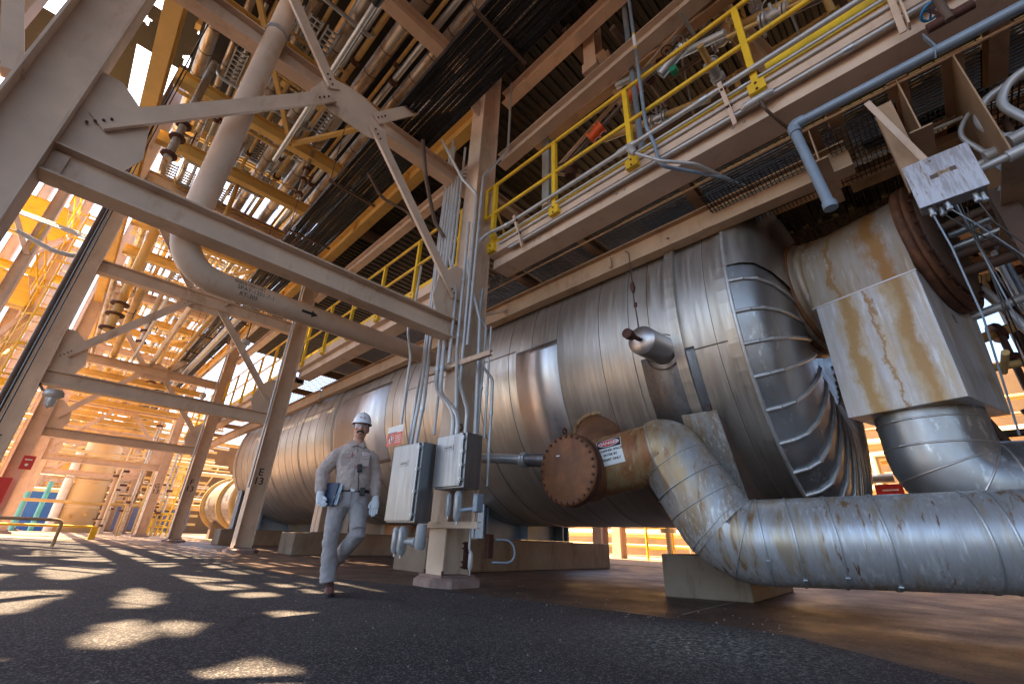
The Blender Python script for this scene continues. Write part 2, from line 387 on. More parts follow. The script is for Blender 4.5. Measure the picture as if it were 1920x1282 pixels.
# ================================================================== ground
g = MB(); g.add([(-400, -300, 0), (400, -300, 0), (400, 500, 0), (-400, 500, 0)], [(0, 1, 2, 3)]); g.build('ground', 'ground', kind='structure', loc=(0, 0, 0))
edge = [(-.5, 24.6), (.9, 21), (2.3, 15.6), (2.72, 11.5), (2.62, 8.6), (2.75, 7.2), (3.2, 6.0), (3.5, 5.2), (3.62, 4.4), (3.74, 3.6), (3.92, 2.8), (4.05, 2.2), (4.12, 1.7), (4.05, 1.1), (3.75, .6), (3.4, .1), (2.9, -1.2), (2.6, -8)]
ed = []
for i in range(len(edge)-1):
    for k in range(6):
        f = k/6; x = edge[i][0]*(1-f)+edge[i+1][0]*f; y = edge[i][1]*(1-f)+edge[i+1][1]*f
        ed.append((x+.035*mnoise.noise(Vector((x*3, y*3, 0))), y, .004))
ed.append((2.6, -8, .004))
g = MB(); vs = ed+[(-14, p[1], .004) for p in ed]; n = len(ed)
g.add(vs, [(i, i+1, n+i+1, n+i) for i in range(n-1)]); g.build('road', 'asphalt', kind='structure', loc=(0, 0, 0))
g = MB()
def strip(b, a, c, wd, z):
    a, c = Vector((*a, z)), Vector((*c, z)); s = Vector((-(c-a).y, (c-a).x, 0)).normalized()*wd/2
    b.add([a-s, c-s, c+s, a+s], [(0, 1, 2, 3)])
strip(g, (4.35, 2.12), (6.3, 2.25), .02, .004); strip(g, (6.9, 3.4), (12.5, 4.6), .025, .004)
g.build('ground_joint', simple('pale_joint_sealant', (.30, .25, .20), .8), kind='structure')

# ================================================================== pipe rack frames
XI, XO = -1.0, 3.72            # inner faces of the left and right column rows
CW, CD = .36, .43              # flange width (along Y), section depth (along X)
FY = [5.08, 14.0, 23.0, 32.0, 41.0, 50.0]
FN = ['nearest', 'second', 'third', 'fourth', 'fifth', 'farthest']
LET = ['D', 'E', 'F', 'G', 'H', 'J']
def column(xc, yc, name, label, mark=None, top=13.5, face=1, zt=1.35, ht=.16):
    t = thing('steel_column', (xc, yc, 0), label, 'column', 'tapering rows of pipe rack columns')
    b = MB(); b.bar((xc, yc, .13), (xc, yc, top), CD, CW, (0, 1, 0)) if False else b.ibeam((xc, yc, .13), (xc, yc, top), CD, CW, .022, .016, (1, 0, 0))
    b.build('shaft', 'steel', t)
    b = MB(); b.box((xc-.27, yc-.24, .105), (xc+.27, yc+.24, .13)); b.build('base_plate', 'pad', t)
    b = MB(); r0, r1 = .385, .36
    lo = [(xc-r0, yc-r0*.5), (xc-r0*.6, yc-r0), (xc+r0*.6, yc-r0), (xc+r0, yc-r0*.6), (xc+r0, yc+r0*.6), (xc+r0*.6, yc+r0), (xc-r0*.6, yc+r0), (xc-r0, yc+r0*.5)]
    lo = [(x+.02*math.sin(i*2.1), y+.02*math.cos(i*1.7)) for i, (x, y) in enumerate(lo)]
    hi = [(xc+(x-xc)*.86, yc+(y-yc)*.86) for x, y in lo]; k = len(lo)
    b.add([(x, y, 0) for x, y in lo]+[(x, y, .075) for x, y in lo]+[(x, y, .105) for x, y in hi],
          [(i, (i+1) % k, k+(i+1) % k, k+i) for i in range(k)]+[(k+i, k+(i+1) % k, 2*k+(i+1) % k, 2*k+i) for i in range(k)]+[tuple(range(2*k, 3*k))])
    b.build('footing', 'pad', t)
    b = MB()
    for sx in (-.22, .22):
        for sy in (-.19, .19): b.cyl((xc+sx, yc+sy, .13), (xc+sx, yc+sy, .18), .016, 6, smooth=False)
    b.split('anchor_bolt', 'rust_dark', t)
    if mark:
        o = text(mark, 'stencilled_marking', 'ink', (xc, yc-.009, zt), (1, 0, 0), (0, 0, 1), ht, t, spacing=.9, bold=.004)
    return t
def gusset(b, y, pts, th=.014): b.prism([(x, y-th/2, z) for x, z in pts], (0, th, 0))
def frame(i, yc):
    who = FN[i]
    xl, xr = XI-CD/2, XO+CD/2
    L_ = {0: None, 1: 'E\n4'}.get(i); Rm = {0: 'D\n13', 1: 'E\n13', 2: 'F\n13', 3: 'G\n13'}.get(i)
    if i > 0 or True:
        lab = ['huge pinkish column cropped by the left edge, nearest of the left row', 'left row column stencilled E 4 with a caged lamp on it'][i] if i < 2 else 'left row column of the %s portal frame down the rack' % who
        column(xl, yc, 'col', lab, L_, face=-1, zt=2.02, ht=.26)
    lab = ['front right row column on a pink footing carrying the grey junction boxes', 'column stencilled E 13 behind the walking man', 'column stencilled F 13, third of the right row', 'column stencilled G 13, fourth of the right row',
           'unmarked right row column of the fifth portal frame', 'unmarked right row column of the farthest portal frame'][i]
    column(xr, yc, 'col', lab, Rm, face=1, zt={0: 2.0, 1: 1.97, 2: 2.2, 3: 2.5}.get(i, 2), ht={0: .17, 1: .27, 2: .30, 3: .32}.get(i, .2))
    # beams
    def beam(z0, z1, y, lab, wd=.24, x0=XI, x1=XO, mat='steel'):
        t = thing('steel_beam', ((x0+x1)/2, y, z0), lab, 'beam', 'cross beams of the pipe rack frames')
        b = MB(); b.ibeam((x0+.004, y, (z0+z1)/2), (x1-.004, y, (z0+z1)/2), z1-z0, wd, .022, .014); b.build('web_and_flanges', mat, t)
        b = MB()
        for x, s in ((x0, 1), (x1, -1)):
            b.box((min(x+s*.004, x+s*.12), y-.030, z0+.05), (max(x+s*.004, x+s*.12), y-.009, z1-.05))
        b.split('end_plate', mat, t)
        return t
    beam(3.37, 3.70, yc, 'pinkish lower cross beam of the %s portal frame' % who)
    ytop = yc+.45 if i == 0 else yc
    if i == 0: beam(6.85, 7.20, ytop, 'upper cross beam of the nearest frame, seen just under the cable tray', .22, XI-.1, XO+.4)
    else: beam(6.30, 6.65, yc, 'upper cross beam of the %s portal frame' % who)
    beam(9.35, 9.72, yc, 'orange lit top cross beam of the %s portal frame carrying the pipes' % who)
    # chevron braces meeting at a node plate
    xm = (XI+XO)/2; yb = yc-.03; zn = 6.42
    t = thing('node_plate', (xm, yb, 6.2), 'gusset plate where four braces meet on the %s portal frame' % who, 'gusset plate', 'brace node plates')
    b = MB(); gusset(b, yb, [(xm-.62, 6.26), (xm-.30, 6.12), (xm+.30, 6.12), (xm+.62, 6.26), (xm+.44, 6.74), (xm+.12, 6.82), (xm-.12, 6.82), (xm-.44, 6.74)] )
    b.build('plate', 'steel', t)
    if i == 0:
        b = MB(); b.box((xm-.2, yb+.007, 6.66), (xm+.2, ytop-.01, 6.685)); b.box((xm-.2, ytop-.11, 6.685), (xm+.2, ytop-.09, 6.85)); b.build('stub_bracket', 'steel', t)
    for side, (xe, ze), lab in ((-1, (XI, 3.98), 'left lower arm of the chevron brace'), (1, (XO, 3.98), 'right lower arm of the chevron brace'),
                                (-1, (XI, 9.12), 'left upper arm of the brace'), (1, (XO, 9.12), 'right upper arm of the brace')):
        a = V(xm+side*.34, yb-.03, zn+(-.05 if ze < 6 else .12)); c = V(xe-side*.03, yb-.03, ze)
        t = thing('diagonal_brace', (xe, yb, ze), '%s on the %s portal frame' % (lab, who), 'brace', 'diagonal braces of the pipe rack frames')
        c2 = c+(a-c).normalized()*.18
        b = MB(); b.bar(a, c2, .012, .19, (0, 0, 1), so=0); b.bar(a, c2, .05, .012, (0, 0, 1), so=-side*.031 if True else 0, uo=-.10)
        b.build('angle_bar', 'steel', t)
        b = MB(); up = ze < 6
        s = side; gx = xe; d = -1 if up else 1
        if up: gusset(b, yb-.008, [(gx-s*.002, 3.702), (gx-s*.46, 3.702), (gx-s*.56, 3.96), (gx-s*.48, 4.42), (gx-s*.16, 4.72), (gx-s*.002, 4.72)])
        else: gusset(b, yb-.008, [(gx-s*.002, 9.348), (gx-s*.46, 9.348), (gx-s*.50, 9.2), (gx-s*.40, 8.75), (gx-s*.14, 8.5), (gx-s*.002, 8.5)])
        b.build('gusset', 'steel', t)
        if i <= 1:
            b = MB(); dd = (a-c).normalized()
            for q in (.05, .12, .19, .26): b.cyl(c+dd*(q+.05)+V(0, -.006, 0), c+dd*(q+.05)+V(0, -.024, 0), .013, 6, smooth=False)
            for q in (.06, .14, .22): b.cyl(a-dd*q+V(0, -.006, 0), a-dd*q+V(0, -.024, 0), .013, 6, smooth=False)
            b.split('bolt', 'rust_dark', t)
for i, y in enumerate(FY): frame(i, y)

# longitudinal girders, struts and intermediate cross beams
def lgirder(x, y0, y1, z0, z1, label, mat='rack_lit', wd=.26):
    t = thing('steel_girder', (x, (y0+y1)/2, z0), label, 'girder', 'longitudinal girders of the pipe rack')
    b = MB(); b.ibeam((x, y0, (z0+z1)/2), (x, y1, (z0+z1)/2), z1-z0, wd, .02, .014); b.build('web_and_flanges', mat, t)
    b = MB(); k = max(2, int((y1-y0)/2.25))
    for j in range(1, k):
        y = y0+(y1-y0)*j/k
        b.box((x-wd*.42, y-.006, z0+.021), (x-.008, y+.006, z1-.021)); b.box((x+.008, y-.006, z0+.021), (x+wd*.42, y+.006, z1-.021))
    b.split('stiffener', mat, t)
for i in range(-1, 5):
    y0 = (FY[i] if i >= 0 else -4.0)+CW/2+.004; y1 = FY[i+1]-CW/2-.004
    lgirder(XI-CD/2, y0, y1, 8.72, 9.20, 'brown left edge girder between the %s and next frame' % FN[max(i, 0)] if i >= 0 else 'brown left edge girder overhead at the top left corner')
    if i >= 0: lgirder(XO+CD/2, y0, y1, 8.72, 9.20, 'right edge girder of the rack between the %s and next frame' % FN[i])
CB = []
y = 5.08+2.24; k = 0
while y < 50:
    if min(abs(y-f) for f in FY) > .6: CB.append(y)
    y += 2.24 if k % 3 else 2.27; k += 1
cb0 = None
for j, y in enumerate(CB):
    lab = 'orange lit overhead cross beam, %s bay of the rack, %s from the front' % (NUM[min(5, int((y-5)/9))], NUM[j])
    if cb0 is None:
        b = MB(); b.ibeam((XI, y, 9.37), (XO, y, 9.37), .33, .2, .02, .012); t = thing('cross_beam', (1.36, y, 9.2), lab, 'beam', 'intermediate cross beams under the overhead pipes')
        b.build('web_and_flanges', 'rack_lit', t); cb0 = t; y_0 = y
    else: copy_tree(cb0, (0, y-y_0, 0), lab)
b = MB(); y_ = -.2
for y_ in (-1.6, .6, 2.84):
    b = MB(); b.ibeam((XI, y_, 9.37), (XO, y_, 9.37), .33, .2, .02, .012)
    t = thing('cross_beam', (1.36, y_, 9.2), 'overhead cross beam above the photographer, %s of three' % NUM[[-1.6, .6, 2.84].index(y_)], 'beam', 'intermediate cross beams under the overhead pipes')
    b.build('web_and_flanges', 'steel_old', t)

# secondary struts in plan (orange diagonals below the pipes)
for j, (y0, y1) in enumerate(((5.3, 9.4), (14.2, 18.4), (23.2, 27.4))):
    for s, (xa, xb) in enumerate(((-.9, 1.36), (1.36, 3.7))):
        b = MB(); b.bar((xa, y0 if s == 0 else y1, 9.14), (xb, y1 if s == 0 else y0, 9.14), .09, .09)
        b.build('plan_brace', 'rack_lit', label='%s horizontal plan brace bar under the pipes in the %s bay' % (('left', 'right')[s], NUM[j]), cat='brace', group='plan braces of the rack')

# ================================================================== overhead pipes on the rack
PIPES = [(-.72, .150, 9.88, 'clad_warm', 'wide insulated pipe'), (-.33, .085, 9.81, 'clad_warm', 'slim insulated pipe'), (-.10, .05, 9.78, 'galv', 'slim grey pipe'), (.06, .09, 9.81, 'plant', 'bare brown pipe'),
         (.26, .055, 9.78, 'galv', 'thin grey pipe'), (.56, .13, 9.85, 'clad_warm', 'banded insulated pipe'), (.80, .05, 9.77, 'plant', 'thin tan pipe'), (1.22, .16, 9.88, 'clad_warm', 'medium insulated pipe'),
         (1.46, .05, 9.77, 'galv', 'narrow silver pipe'), (1.62, .075, 9.80, 'plant', 'narrow tan pipe'), (1.98, .19, 9.91, 'clad_warm', 'large insulated pipe'), (2.26, .05, 9.77, 'plant', 'small brown pipe'), (2.42, .085, 9.80, 'galv', 'dull grey pipe'),
         (2.72, .155, 9.88, 'clad_warm', 'stained insulated pipe'), (2.96, .05, 9.77, 'plant', 'small tan pipe'), (3.16, .12, 9.84, 'clad_warm', 'smaller insulated pipe'), (3.48, .16, 9.88, 'clad_warm', 'thick insulated pipe')]
M['seam'] = simple('dark_seam_line', (.19, .145, .11), .5, .5, .2, 5)
for k, (x, r, z, mt, nm) in enumerate(PIPES):
    y0, y1 = -4.0, 52.0; z -= r*.18; r *= .82
    if k == 5: y0 = 6.2
    t = thing('overhead_pipe', (x, y0, z-r), '%s running the length of the rack, %s from the left' % (nm, NUM[k]), 'pipe', 'long pipes on top of the rack')
    b = MB(); b.tube([(x, y0, z), (x, 14, z), (x, 30, z), (x, y1, z)], r, 14); b.build('run', mt, t)
    if 'insul' in nm or 'band' in nm:
        b = MB(); y = y0+.3+.2*random.random()
        while y < 24: b.cyl((x, y, z), (x, y+.03, z), r+.005, 14); y += .7+(.9 if y > 13 else 0)
        b.split('band', 'seam', t)
    else:
        b = MB()
        for y in (6.6, 11.3, 19.4, 27.7, 36.2):
            yy = y+random.uniform(-.8, .8); b.cyl((x, yy, z), (x, yy+.05, z), r*1.7, 14); b.cyl((x, yy+.056, z), (x, yy+.106, z), r*1.7, 14)
        b.split('flange', 'rust_dark', t)
# second tier pipes, higher up, some crosswise
for k, (x, r, z) in enumerate(((-.75, .16, 12.3), (.2, .14, 12.25), (1.45, .16, 12.3), (2.5, .2, 12.3), (3.2, .24, 12.4))):
    b = MB(); b.tube([(x, -4, z), (x, 16.5+3*(k % 3), z)], r, 12); b.build('upper_pipe', 'clad_warm' if k % 2 else 'plant', label='pipe on the upper tier seen through the gaps, %s from the left' % NUM[k], cat='pipe', group='pipes on the upper tier')
for k in range(13):
    y = 2.5+3.9*k; b = MB(); b.ibeam((-1.2, y, 11.9), (3.9, y, 11.9), .3, .2)
    b.build('upper_cross_beam', 'rack_lit', label='cross beam of the upper tier above the pipes, %s from the front' % NUM[k], cat='beam', group='upper tier cross beams')
# expansion loop drops / cross-over pipes between tiers
for k, (y, xa, xb, r) in enumerate(((8.6, -.33, 2.36, .07), (12.6, .3, 3.48, .09), (17.2, -.72, 1.62, .08), (21.1, .62, 3.1, .07), (25.6, -.3, 2.7, .09), (29.3, .3, 2.0, .08))):
    b = MB(); b.tube(fillet([(xa, y, 9.84), (xa, y, 10.75), (xb, y, 10.75), (xb, y, 9.84)], .2), r, 10)
    b.build('crossover_pipe', ('plant', 'galv', 'clad_warm')[k % 3], label='pipe looping crosswise above the rack pipes, %s from the front' % NUM[k], cat='pipe', group='crossover pipes')
# ladder like grating panels lying between the pipes
def ladder_panel(x0, x1, y0, y1, z, label, mat='grating', pitch=.11):
    t = thing('grating_panel', ((x0+x1)/2, (y0+y1)/2, z), label, 'grating', 'grating strips between the overhead pipes')
    b = MB(); b.box((x0, y0, z), (x0+.03, y1, z+.05)); b.box((x1-.03, y0, z), (x1, y1, z+.05)); b.split('side_rail', mat, t)
    b = MB(); y = y0+.05
    while y < y1: b.box((x0+.031, y, z+.01), (x1-.031, y+.035, z+.045)); y += pitch
    xm = (x0+x1)/2; b.box((xm-.01, y0, z-.012), (xm+.01, y1, z+.009)); b.build('rungs', mat, t)
gp = []
for (x0, x1) in ((.32, .50), (.86, 1.10), (1.72, 1.80), (2.50, 2.58), (-.2, -.08), (2.88, 3.0)):
    for y in (8.0, 10.1, 12.3, 15.3, 17.6, 19.8, 22.0, 24.6, 27.0, 29.2, 33.5, 36.0):
        if x1-x0 > .2 or random.random() < .5: gp.append((x0, x1, y))
for j, (x0, x1, y) in enumerate(gp):
    ladder_panel(x0, x1, y, y+random.uniform(1.0, 1.7), 10.02, 'slotted grating strip, %s from the front in the %s gap from the left' % (NUM[[q for q in gp if q[0] == x0].index((x0, x1, y))], NUM[sorted({q[0] for q in gp}).index(x0)]), pitch=.12 if y < 16 else .2)

# plates over the left bay (dark brown) and plates added to block sun and sky
def plate(x0, y0, x1, y1, z, label, mat='brownroof', th=.04):
    b = MB(); b.box((x0, y0, z), (x1, y1, z+th)); return b.build('deck_plate', mat, label=label, cat='plate', group='deck plates over the rack')
plate(-.95, 5.6, .12, 10.9, 10.35, 'brown deck plate over the two pipes at upper left')
plate(2.0, -14, 3.9, 13.4, 10.6, 'dark plate added above the cable tray to block sun')
plate(-1.3, -14.0, 1.9, 3.4, 10.5, 'plate added above the photographer to shade the foreground')

# ================================================================== cable tray with black cables
t = thing('cable_tray', (2.48, 20, 7.2), 'long black cable tray of wire mesh full of cables running overhead', 'cable tray')
ZT = 7.22
b = MB()
for x in (2.06, 2.90): b.box((x-.012, -4, ZT), (x+.012, 50, ZT+.12))
b.split('side_rail', 'black', t)
b = MB(); y = -3.9
while y < 30: b.box((2.073, y, ZT+.004), (2.887, y+.008, ZT+.010)); y += .09 if y < 14 else .25
for k in range(9): x = 2.10+.095*k; b.box((x, -4, ZT-.002), (x+.006, 50, ZT+.0035))
b.build('wire_mesh', 'black', t)
rnd = random.Random(3)
b = MB()
for k in range(26):
    x = 2.11+.030*k+rnd.uniform(-.006, .006); z = ZT+.04+rnd.uniform(0, .03); r = rnd.choice((.012, .015, .018, .022)); pts = []; y = -4
    while y < 50: pts.append((x+rnd.uniform(-.012, .012), y, z+rnd.uniform(0, .012))); y += 1.1
    b.tube(pts, r, 6)
b.split('cable', 'black', t)
b = MB(); b.tube([(2.45, -4, ZT+.10), (2.47, 10, ZT+.11), (2.44, 50, ZT+.10)], .035, 10); b.build('thick_cable', M['black'], t)
for k, y in enumerate([3.0, 7.6, 9.9, 12.1, 16.6, 19, 21.3, 25.7, 28]):
    b = MB()
    b.bar((1.95, y, ZT-.03), (3.0, y, ZT-.03), .05, .04, (0, 0, 1)); b.cyl((1.98, y, ZT-.01), (1.98, y, 9.2), .008, 6); b.cyl((2.97, y, ZT-.01), (2.97, y, 9.2), .008, 6)
    b.build('tray_hanger', 'steel_dark', label='trapeze hanger holding up the black cable tray, %s from the front' % NUM[k], cat='hanger', group='cable tray hangers')
# small dark splice case hanging near the top
t = thing('splice_case', (1.2, 3.7, 7.6), 'black taped bundle on a pipe near the top edge', 'pipe wrap')
b = MB(); b.tube([(1.14, 4.6, 8.30), (1.14, 4.1, 8.30), (1.14, 3.95, 8.30)], [.07, .11, .07], 12); b.build('wrap', 'black', t)
b = MB(); b.tube([(1.14, -2, 8.30), (1.14, 9.2, 8.30)], .05, 10); b.build('grey_pipe', 'galv', label='grey pipe with a black wrap passing over the braces', cat='pipe')
# vertical drops from the rack
for k, (x, y, z0, z1, r) in enumerate(((-.5, 9.0, 6.9, 9.7, .07), (.9, 12.4, 7.4, 9.7, .06), (1.9, 9.6, 8.0, 9.7, .05), (-.4, 16.2, 5.6, 9.7, .12), (.5, 20.6, 6.8, 9.7, .09), (1.5, 24.8, 6.4, 9.7, .1))):
    t = thing('valve_drop', (x, y, z0), 'short vertical pipe hanging from the rack with a flanged valve, %s from the front' % NUM[k], 'pipe', 'pipe drops under the rack')
    b = MB(); b.tube([(x, y, z0), (x, y, z1)], r, 10); b.build('pipe', 'plant' if k % 2 else 'clad_warm', t)
    b = MB()
    for z in (z0+.05, z0+.5, z0+.85): b.cyl((x, y, z), (x, y, z+.05), r*1.9, 12)
    b.torus((x+r*3.2, y, z0+.7), (1, 0, 0), .14, .012, 16, 6); b.cyl((x, y, z0+.7), (x+r*3.2, y, z0+.7), .015, 8); b.split('valve_piece', 'rust_dark', t)

# ================================================================== beige pipe dropping through the front frame
yp = 5.32
t = thing('beige_pipe', (.1, yp, 3.0), 'large beige painted pipe dropping from above and elbowing right behind the lower beam', 'pipe')
PE = V(4.06, 6.15, 3.47); PB = V(.12, yp, 3.06); pax = (PE-PB).normalized(); PR = .14
pth = fillet([(.22, yp, 12.0), PB, PE], .42, 9)
b = MB(); b.tube(pth, [.125]+[PR]*(len(pth)-1), 28); b.build('run', 'steel', t)
b = MB(); d = (V(.22, yp, 12.0)-PB).normalized(); c = PB+d*4.08
b.cyl(c-d*.03, c+d*.03, .150, 24); b.build('clamp', 'galv', t)
pfr = (V(0, -1, 0)-pax*V(0, -1, 0).dot(pax)).normalized(); pup = pfr.cross(pax)
if pup.z < 0: pup = -pup
def ponp(s_, phi, r): return PB+pax*s_+(pfr*math.cos(phi)+pup*math.sin(phi))*r
def ptext(body, s_, phi, size):
    return text(body, 'stencilled_lettering', 'ink', ponp(s_, phi, PR), pax, -pfr*math.sin(phi)+pup*math.cos(phi), size, t, 'LEFT', wrap=(PB, PR), spacing=.8)
ptext('0003-00-101', .56, R(14), .070); ptext('SPAY-1201-7-1', .60, R(-14), .070); ptext('RT-305', .64, R(-42), .070)
b = MB()
pts = [(0, -.018), (.14, -.018), (.14, -.048), (.23, 0), (.14, .048), (.14, .018), (0, .018)]
b.add([ponp(1.40+x, y/PR-.2, PR+.0015) for x, y in pts], [(0, 1, 5, 6), (2, 3, 1), (3, 5, 1), (3, 4, 5)]); b.build('flow_arrow', 'ink', t)

# added overhead sun blocker with openings shaped to cast the sun patches
HOLES = {'big': [(-0.06, 6.26), (0.17, 6.15), (0.39, 6.14), (0.25, 5.42), (0.10, 4.80), (-.3, 4.60), (-1.2, 5.2), (-1.0, 6.3)],
 'a': [(0.62, 4.79), (0.68, 5.39), (0.91, 6.21), (0.97, 5.45), (0.89, 4.90), (0.73, 4.66)],
 'b': [(0.36, 3.34), (0.38, 3.63), (0.50, 3.98), (0.63, 4.06), (0.68, 3.71), (0.60, 3.40), (0.45, 3.21)],
 'b2': [(0.70, 3.79), (0.82, 4.01), (0.90, 3.88), (0.96, 3.73), (0.75, 3.43)],
 'c': [(1.22, 3.81), (1.33, 4.01), (1.67, 4.02), (1.69, 3.74), (1.58, 3.51), (1.25, 3.48)],
 'd': [(0.57, 2.44), (0.71, 2.60), (0.94, 2.64), (0.99, 2.44), (0.95, 2.15), (.7, 2.0)],
 'e': [(1.52, 5.27), (1.69, 5.33), (1.94, 5.16), (1.82, 4.89), (1.48, 4.89)],
 'f': [(2.23, 5.34), (2.37, 5.27), (2.68, 5.02), (2.45, 4.81), (2.15, 5.01)],
 'g': [(2.35, 3.11), (2.58, 2.85), (2.50, 2.25), (2.28, 2.20), (2.25, 2.65)],
 'g2': [(2.33, 4.21), (2.45, 4.1), (2.45, 3.80), (2.32, 3.74)],
 'h': [(0.17, 8.60), (0.38, 9.81), (0.91, 9.24), (0.86, 8.22), (0.42, 7.20), (0.24, 7.40)],
 'm': [(-.55, 3.2), (-.1, 3.5), (.05, 3.1), (-.3, 2.7)], 'n': [(.30, 2.75), (.42, 2.95), (.55, 2.72), (.40, 2.55)], 'o': [(1.05, 4.6), (1.28, 4.75), (1.30, 4.50), (1.12, 4.42)], 'p': [(-.2, 7.2), (-.02, 8.1), (-.5, 8.4), (-.7, 7.3)], 'q': [(1.55, 3.0), (1.80, 3.12), (1.82, 2.98), (1.6, 2.88)],
 'l': [(1.32, 8.49), (1.78, 8.37), (1.63, 7.72), (1.26, 8.01)]}
ZH = 13.0
sx = dsun.x/dsun.z*ZH; sy = dsun.y/dsun.z*ZH
def inside(x, y, poly):
    c = False; j = len(poly)-1
    for i in range(len(poly)):
        if (poly[i][1] > y) != (poly[j][1] > y) and x < (poly[j][0]-poly[i][0])*(y-poly[i][1])/(poly[j][1]-poly[i][1])+poly[i][0]: c = not c
        j = i
    return c
t = thing('sun_blocker', (sx, 20, ZH), 'added sun blocker far overhead at the left with openings shaped for sun patches', 'platform')
b = MB(); st_ = .05; vs = []; fs = []
gx0, gx1, gy0, gy1 = -3.2, 2.9, 1.4, 9.4
nx, ny = int((gx1-gx0)/st_), int((gy1-gy0)/st_)
vs = [(gx0+i*st_+sx, gy0+j*st_+sy, ZH) for j in range(ny+1) for i in range(nx+1)]
for j in range(ny):
    for i in range(nx):
        x, y = gx0+(i+.5)*st_, gy0+(j+.5)*st_
        wx, wy = x+.05*mnoise.noise(Vector((x*3, y*3, 1))), y+.10*mnoise.noise(Vector((x*3, y*2, 5)))
        if x > 1.15 and y > 5.6: continue
        if not any(inside(wx, wy, p) for p in HOLES.values()): fs.append((j*(nx+1)+i, j*(nx+1)+i+1, (j+1)*(nx+1)+i+1, (j+1)*(nx+1)+i))
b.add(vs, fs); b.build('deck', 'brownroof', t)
b = MB()
for x, y in ((gx0-.1, gy0), (gx0-.1, gy1)): b.ibeam((x+sx, y+sy, 0), (x+sx, y+sy, ZH-.1), .4, .4, .02, .015, (1, 0, 0))
b.split('leg', 'steel', t) if False else b.build('legs', 'steel', t)
b = MB(); b.box((gx0+sx, gy1+sy, ZH-.3), (gx1+sx, gy1+sy+.15, ZH)); b.box((gx0+sx, gy0+sy-.15, ZH-.3), (gx1+sx, gy0+sy, ZH)); b.split('edge_beam', 'steel', t)
# added slabs overhead that shade the vessel side and the foreground
b = MB(); b.box((gx1+sx+.01, gy0+sy-16, ZH), (gx1+sx+14, gy1+sy-.6, ZH+.1)); b.box((gx0+sx-6, -14, ZH), (gx1+sx, gy0+sy-.2, ZH+.1)); b.box((gx0+sx-6, gy0+sy-.15, ZH), (gx0+sx-.4, gy0+sy+9, ZH+.1)); b.build('high_shade_slab', 'brownroof', label='added solid shade slab far above the pipe rack, beside the pierced sun blocker', cat='roof')

# slotted trays slung just under the pipes (bright against the sky) and thin cross tubes
sp = random.Random(17); cntp = 0
spots = []
for y in (6.4, 8.2, 9.5, 11.6, 13.0, 15.6, 17.4, 19.6, 21.5, 24.2, 26.0, 28.4, 30.2, 34, 37):
    for x in sp.sample([-.55, -.15, .30, .68, 1.0, 1.38, 1.75], 3): spots.append((x, y))
rows = {}
for x, y in spots:
    rows.setdefault(y, []).append(x)
for iy, (y, xs) in enumerate(rows.items()):
    for ix, x in enumerate(sorted(xs)):
        ladder_panel(x-.13, x+.13, y, y+sp.uniform(.7, 1.2), 9.60, 'slotted tray under the pipes, row %s from the front, %s from the left' % (NUM[iy], NUM[ix]), mat='galv', pitch=.13 if y < 16 else .22)
for k in range(22):
    y = 5.9+1.13*k+sp.uniform(-.2, .2); x0 = sp.choice((-1.0, -.4, .2)); x1 = sp.choice((1.6, 2.4, 3.6)); r = sp.choice((.018, .03, .045))
    b = MB(); b.tube(fillet([(x0, y, 9.9), (x0, y, 9.60), (x1, y, 9.60), (x1, y, 9.9)], .12), r, 8)
    b.build('cross_tube', ('galv', 'plant', 'rack_lit')[k % 3], label='thin tube crossing under the rack pipes, %s from the front' % NUM[k], cat='pipe', group='cross tubes under the pipes')
# middle tier beams and small pipes of the far bays at z 6.5
for k in range(7):
    x = -.7+.62*k; b = MB(); b.tube([(x, 14.3, 6.78), (x, 50, 6.78)], (.07, .11, .05, .09)[k % 4], 10)
    b.build('middle_tier_pipe', ('clad_warm', 'plant', 'galv')[k % 3], label='pipe on the middle tier of the farther bays, %s from the left' % NUM[k], cat='pipe', group='middle tier pipes')
for k in range(12):
    y = 25.2+2.05*k; b = MB(); b.ibeam((-1, y, 6.45), (3.72, y, 6.45), .25, .18); b.build('middle_cross_beam', 'rack_lit', label='orange cross beam of the middle tier, %s from the front' % NUM[k], cat='beam', group='middle tier cross beams')

# ================================================================== walkway along the vessel
def handrail(x, ys, z0, zm, zt, label, grp='yellow walkway handrails', toe=True, r=.031, ends=(0, 0), foot=True, zp=None):
    t = thing('handrail', (x, (ys[0]+ys[-1])/2, z0), label, 'handrail', grp); a, c = ys[0]-ends[0], ys[-1]+ends[1]
    b = MB(); b.tube([(x, a, zt), (x, c, zt)], r, 12); b.build('top_rail', 'yellow', t)
    b = MB(); b.tube([(x, a, zm), (x, c, zm)], r, 12); b.build('mid_rail', 'yellow', t)
    for y in ys:
        b = MB(); b.box((x-.036, y-.036, z0+.05), (x+.036, y+.036, zt-.01)); po = b.build('post', 'yellow', t, bevel=.004)
        if foot:
            b = MB(); b.box((x-.044, y-.085, z0-.10), (x+.036, y+.085, z0+.05)); b.build('foot_plate', 'yellow', po)
            b = MB(); b.bolts((x-.044, y, z0-.03), (-1, 0, 0), .045, 2, .014, .012, PI/2); b.split('bolt', 'rust_dark', po)
    if toe:
        b = MB(); b.box((x+.032, ys[0]-.2, z0+.10), (x+.040, ys[-1]+.2, z0+.20)); b.build('toe_board', 'yellow', t)
    if ends[1] > 0:
        b = MB(); b.tube([(x, c, zm), (x, c, zt)], r, 10); b.build('end_bar', 'yellow', t)
    return t
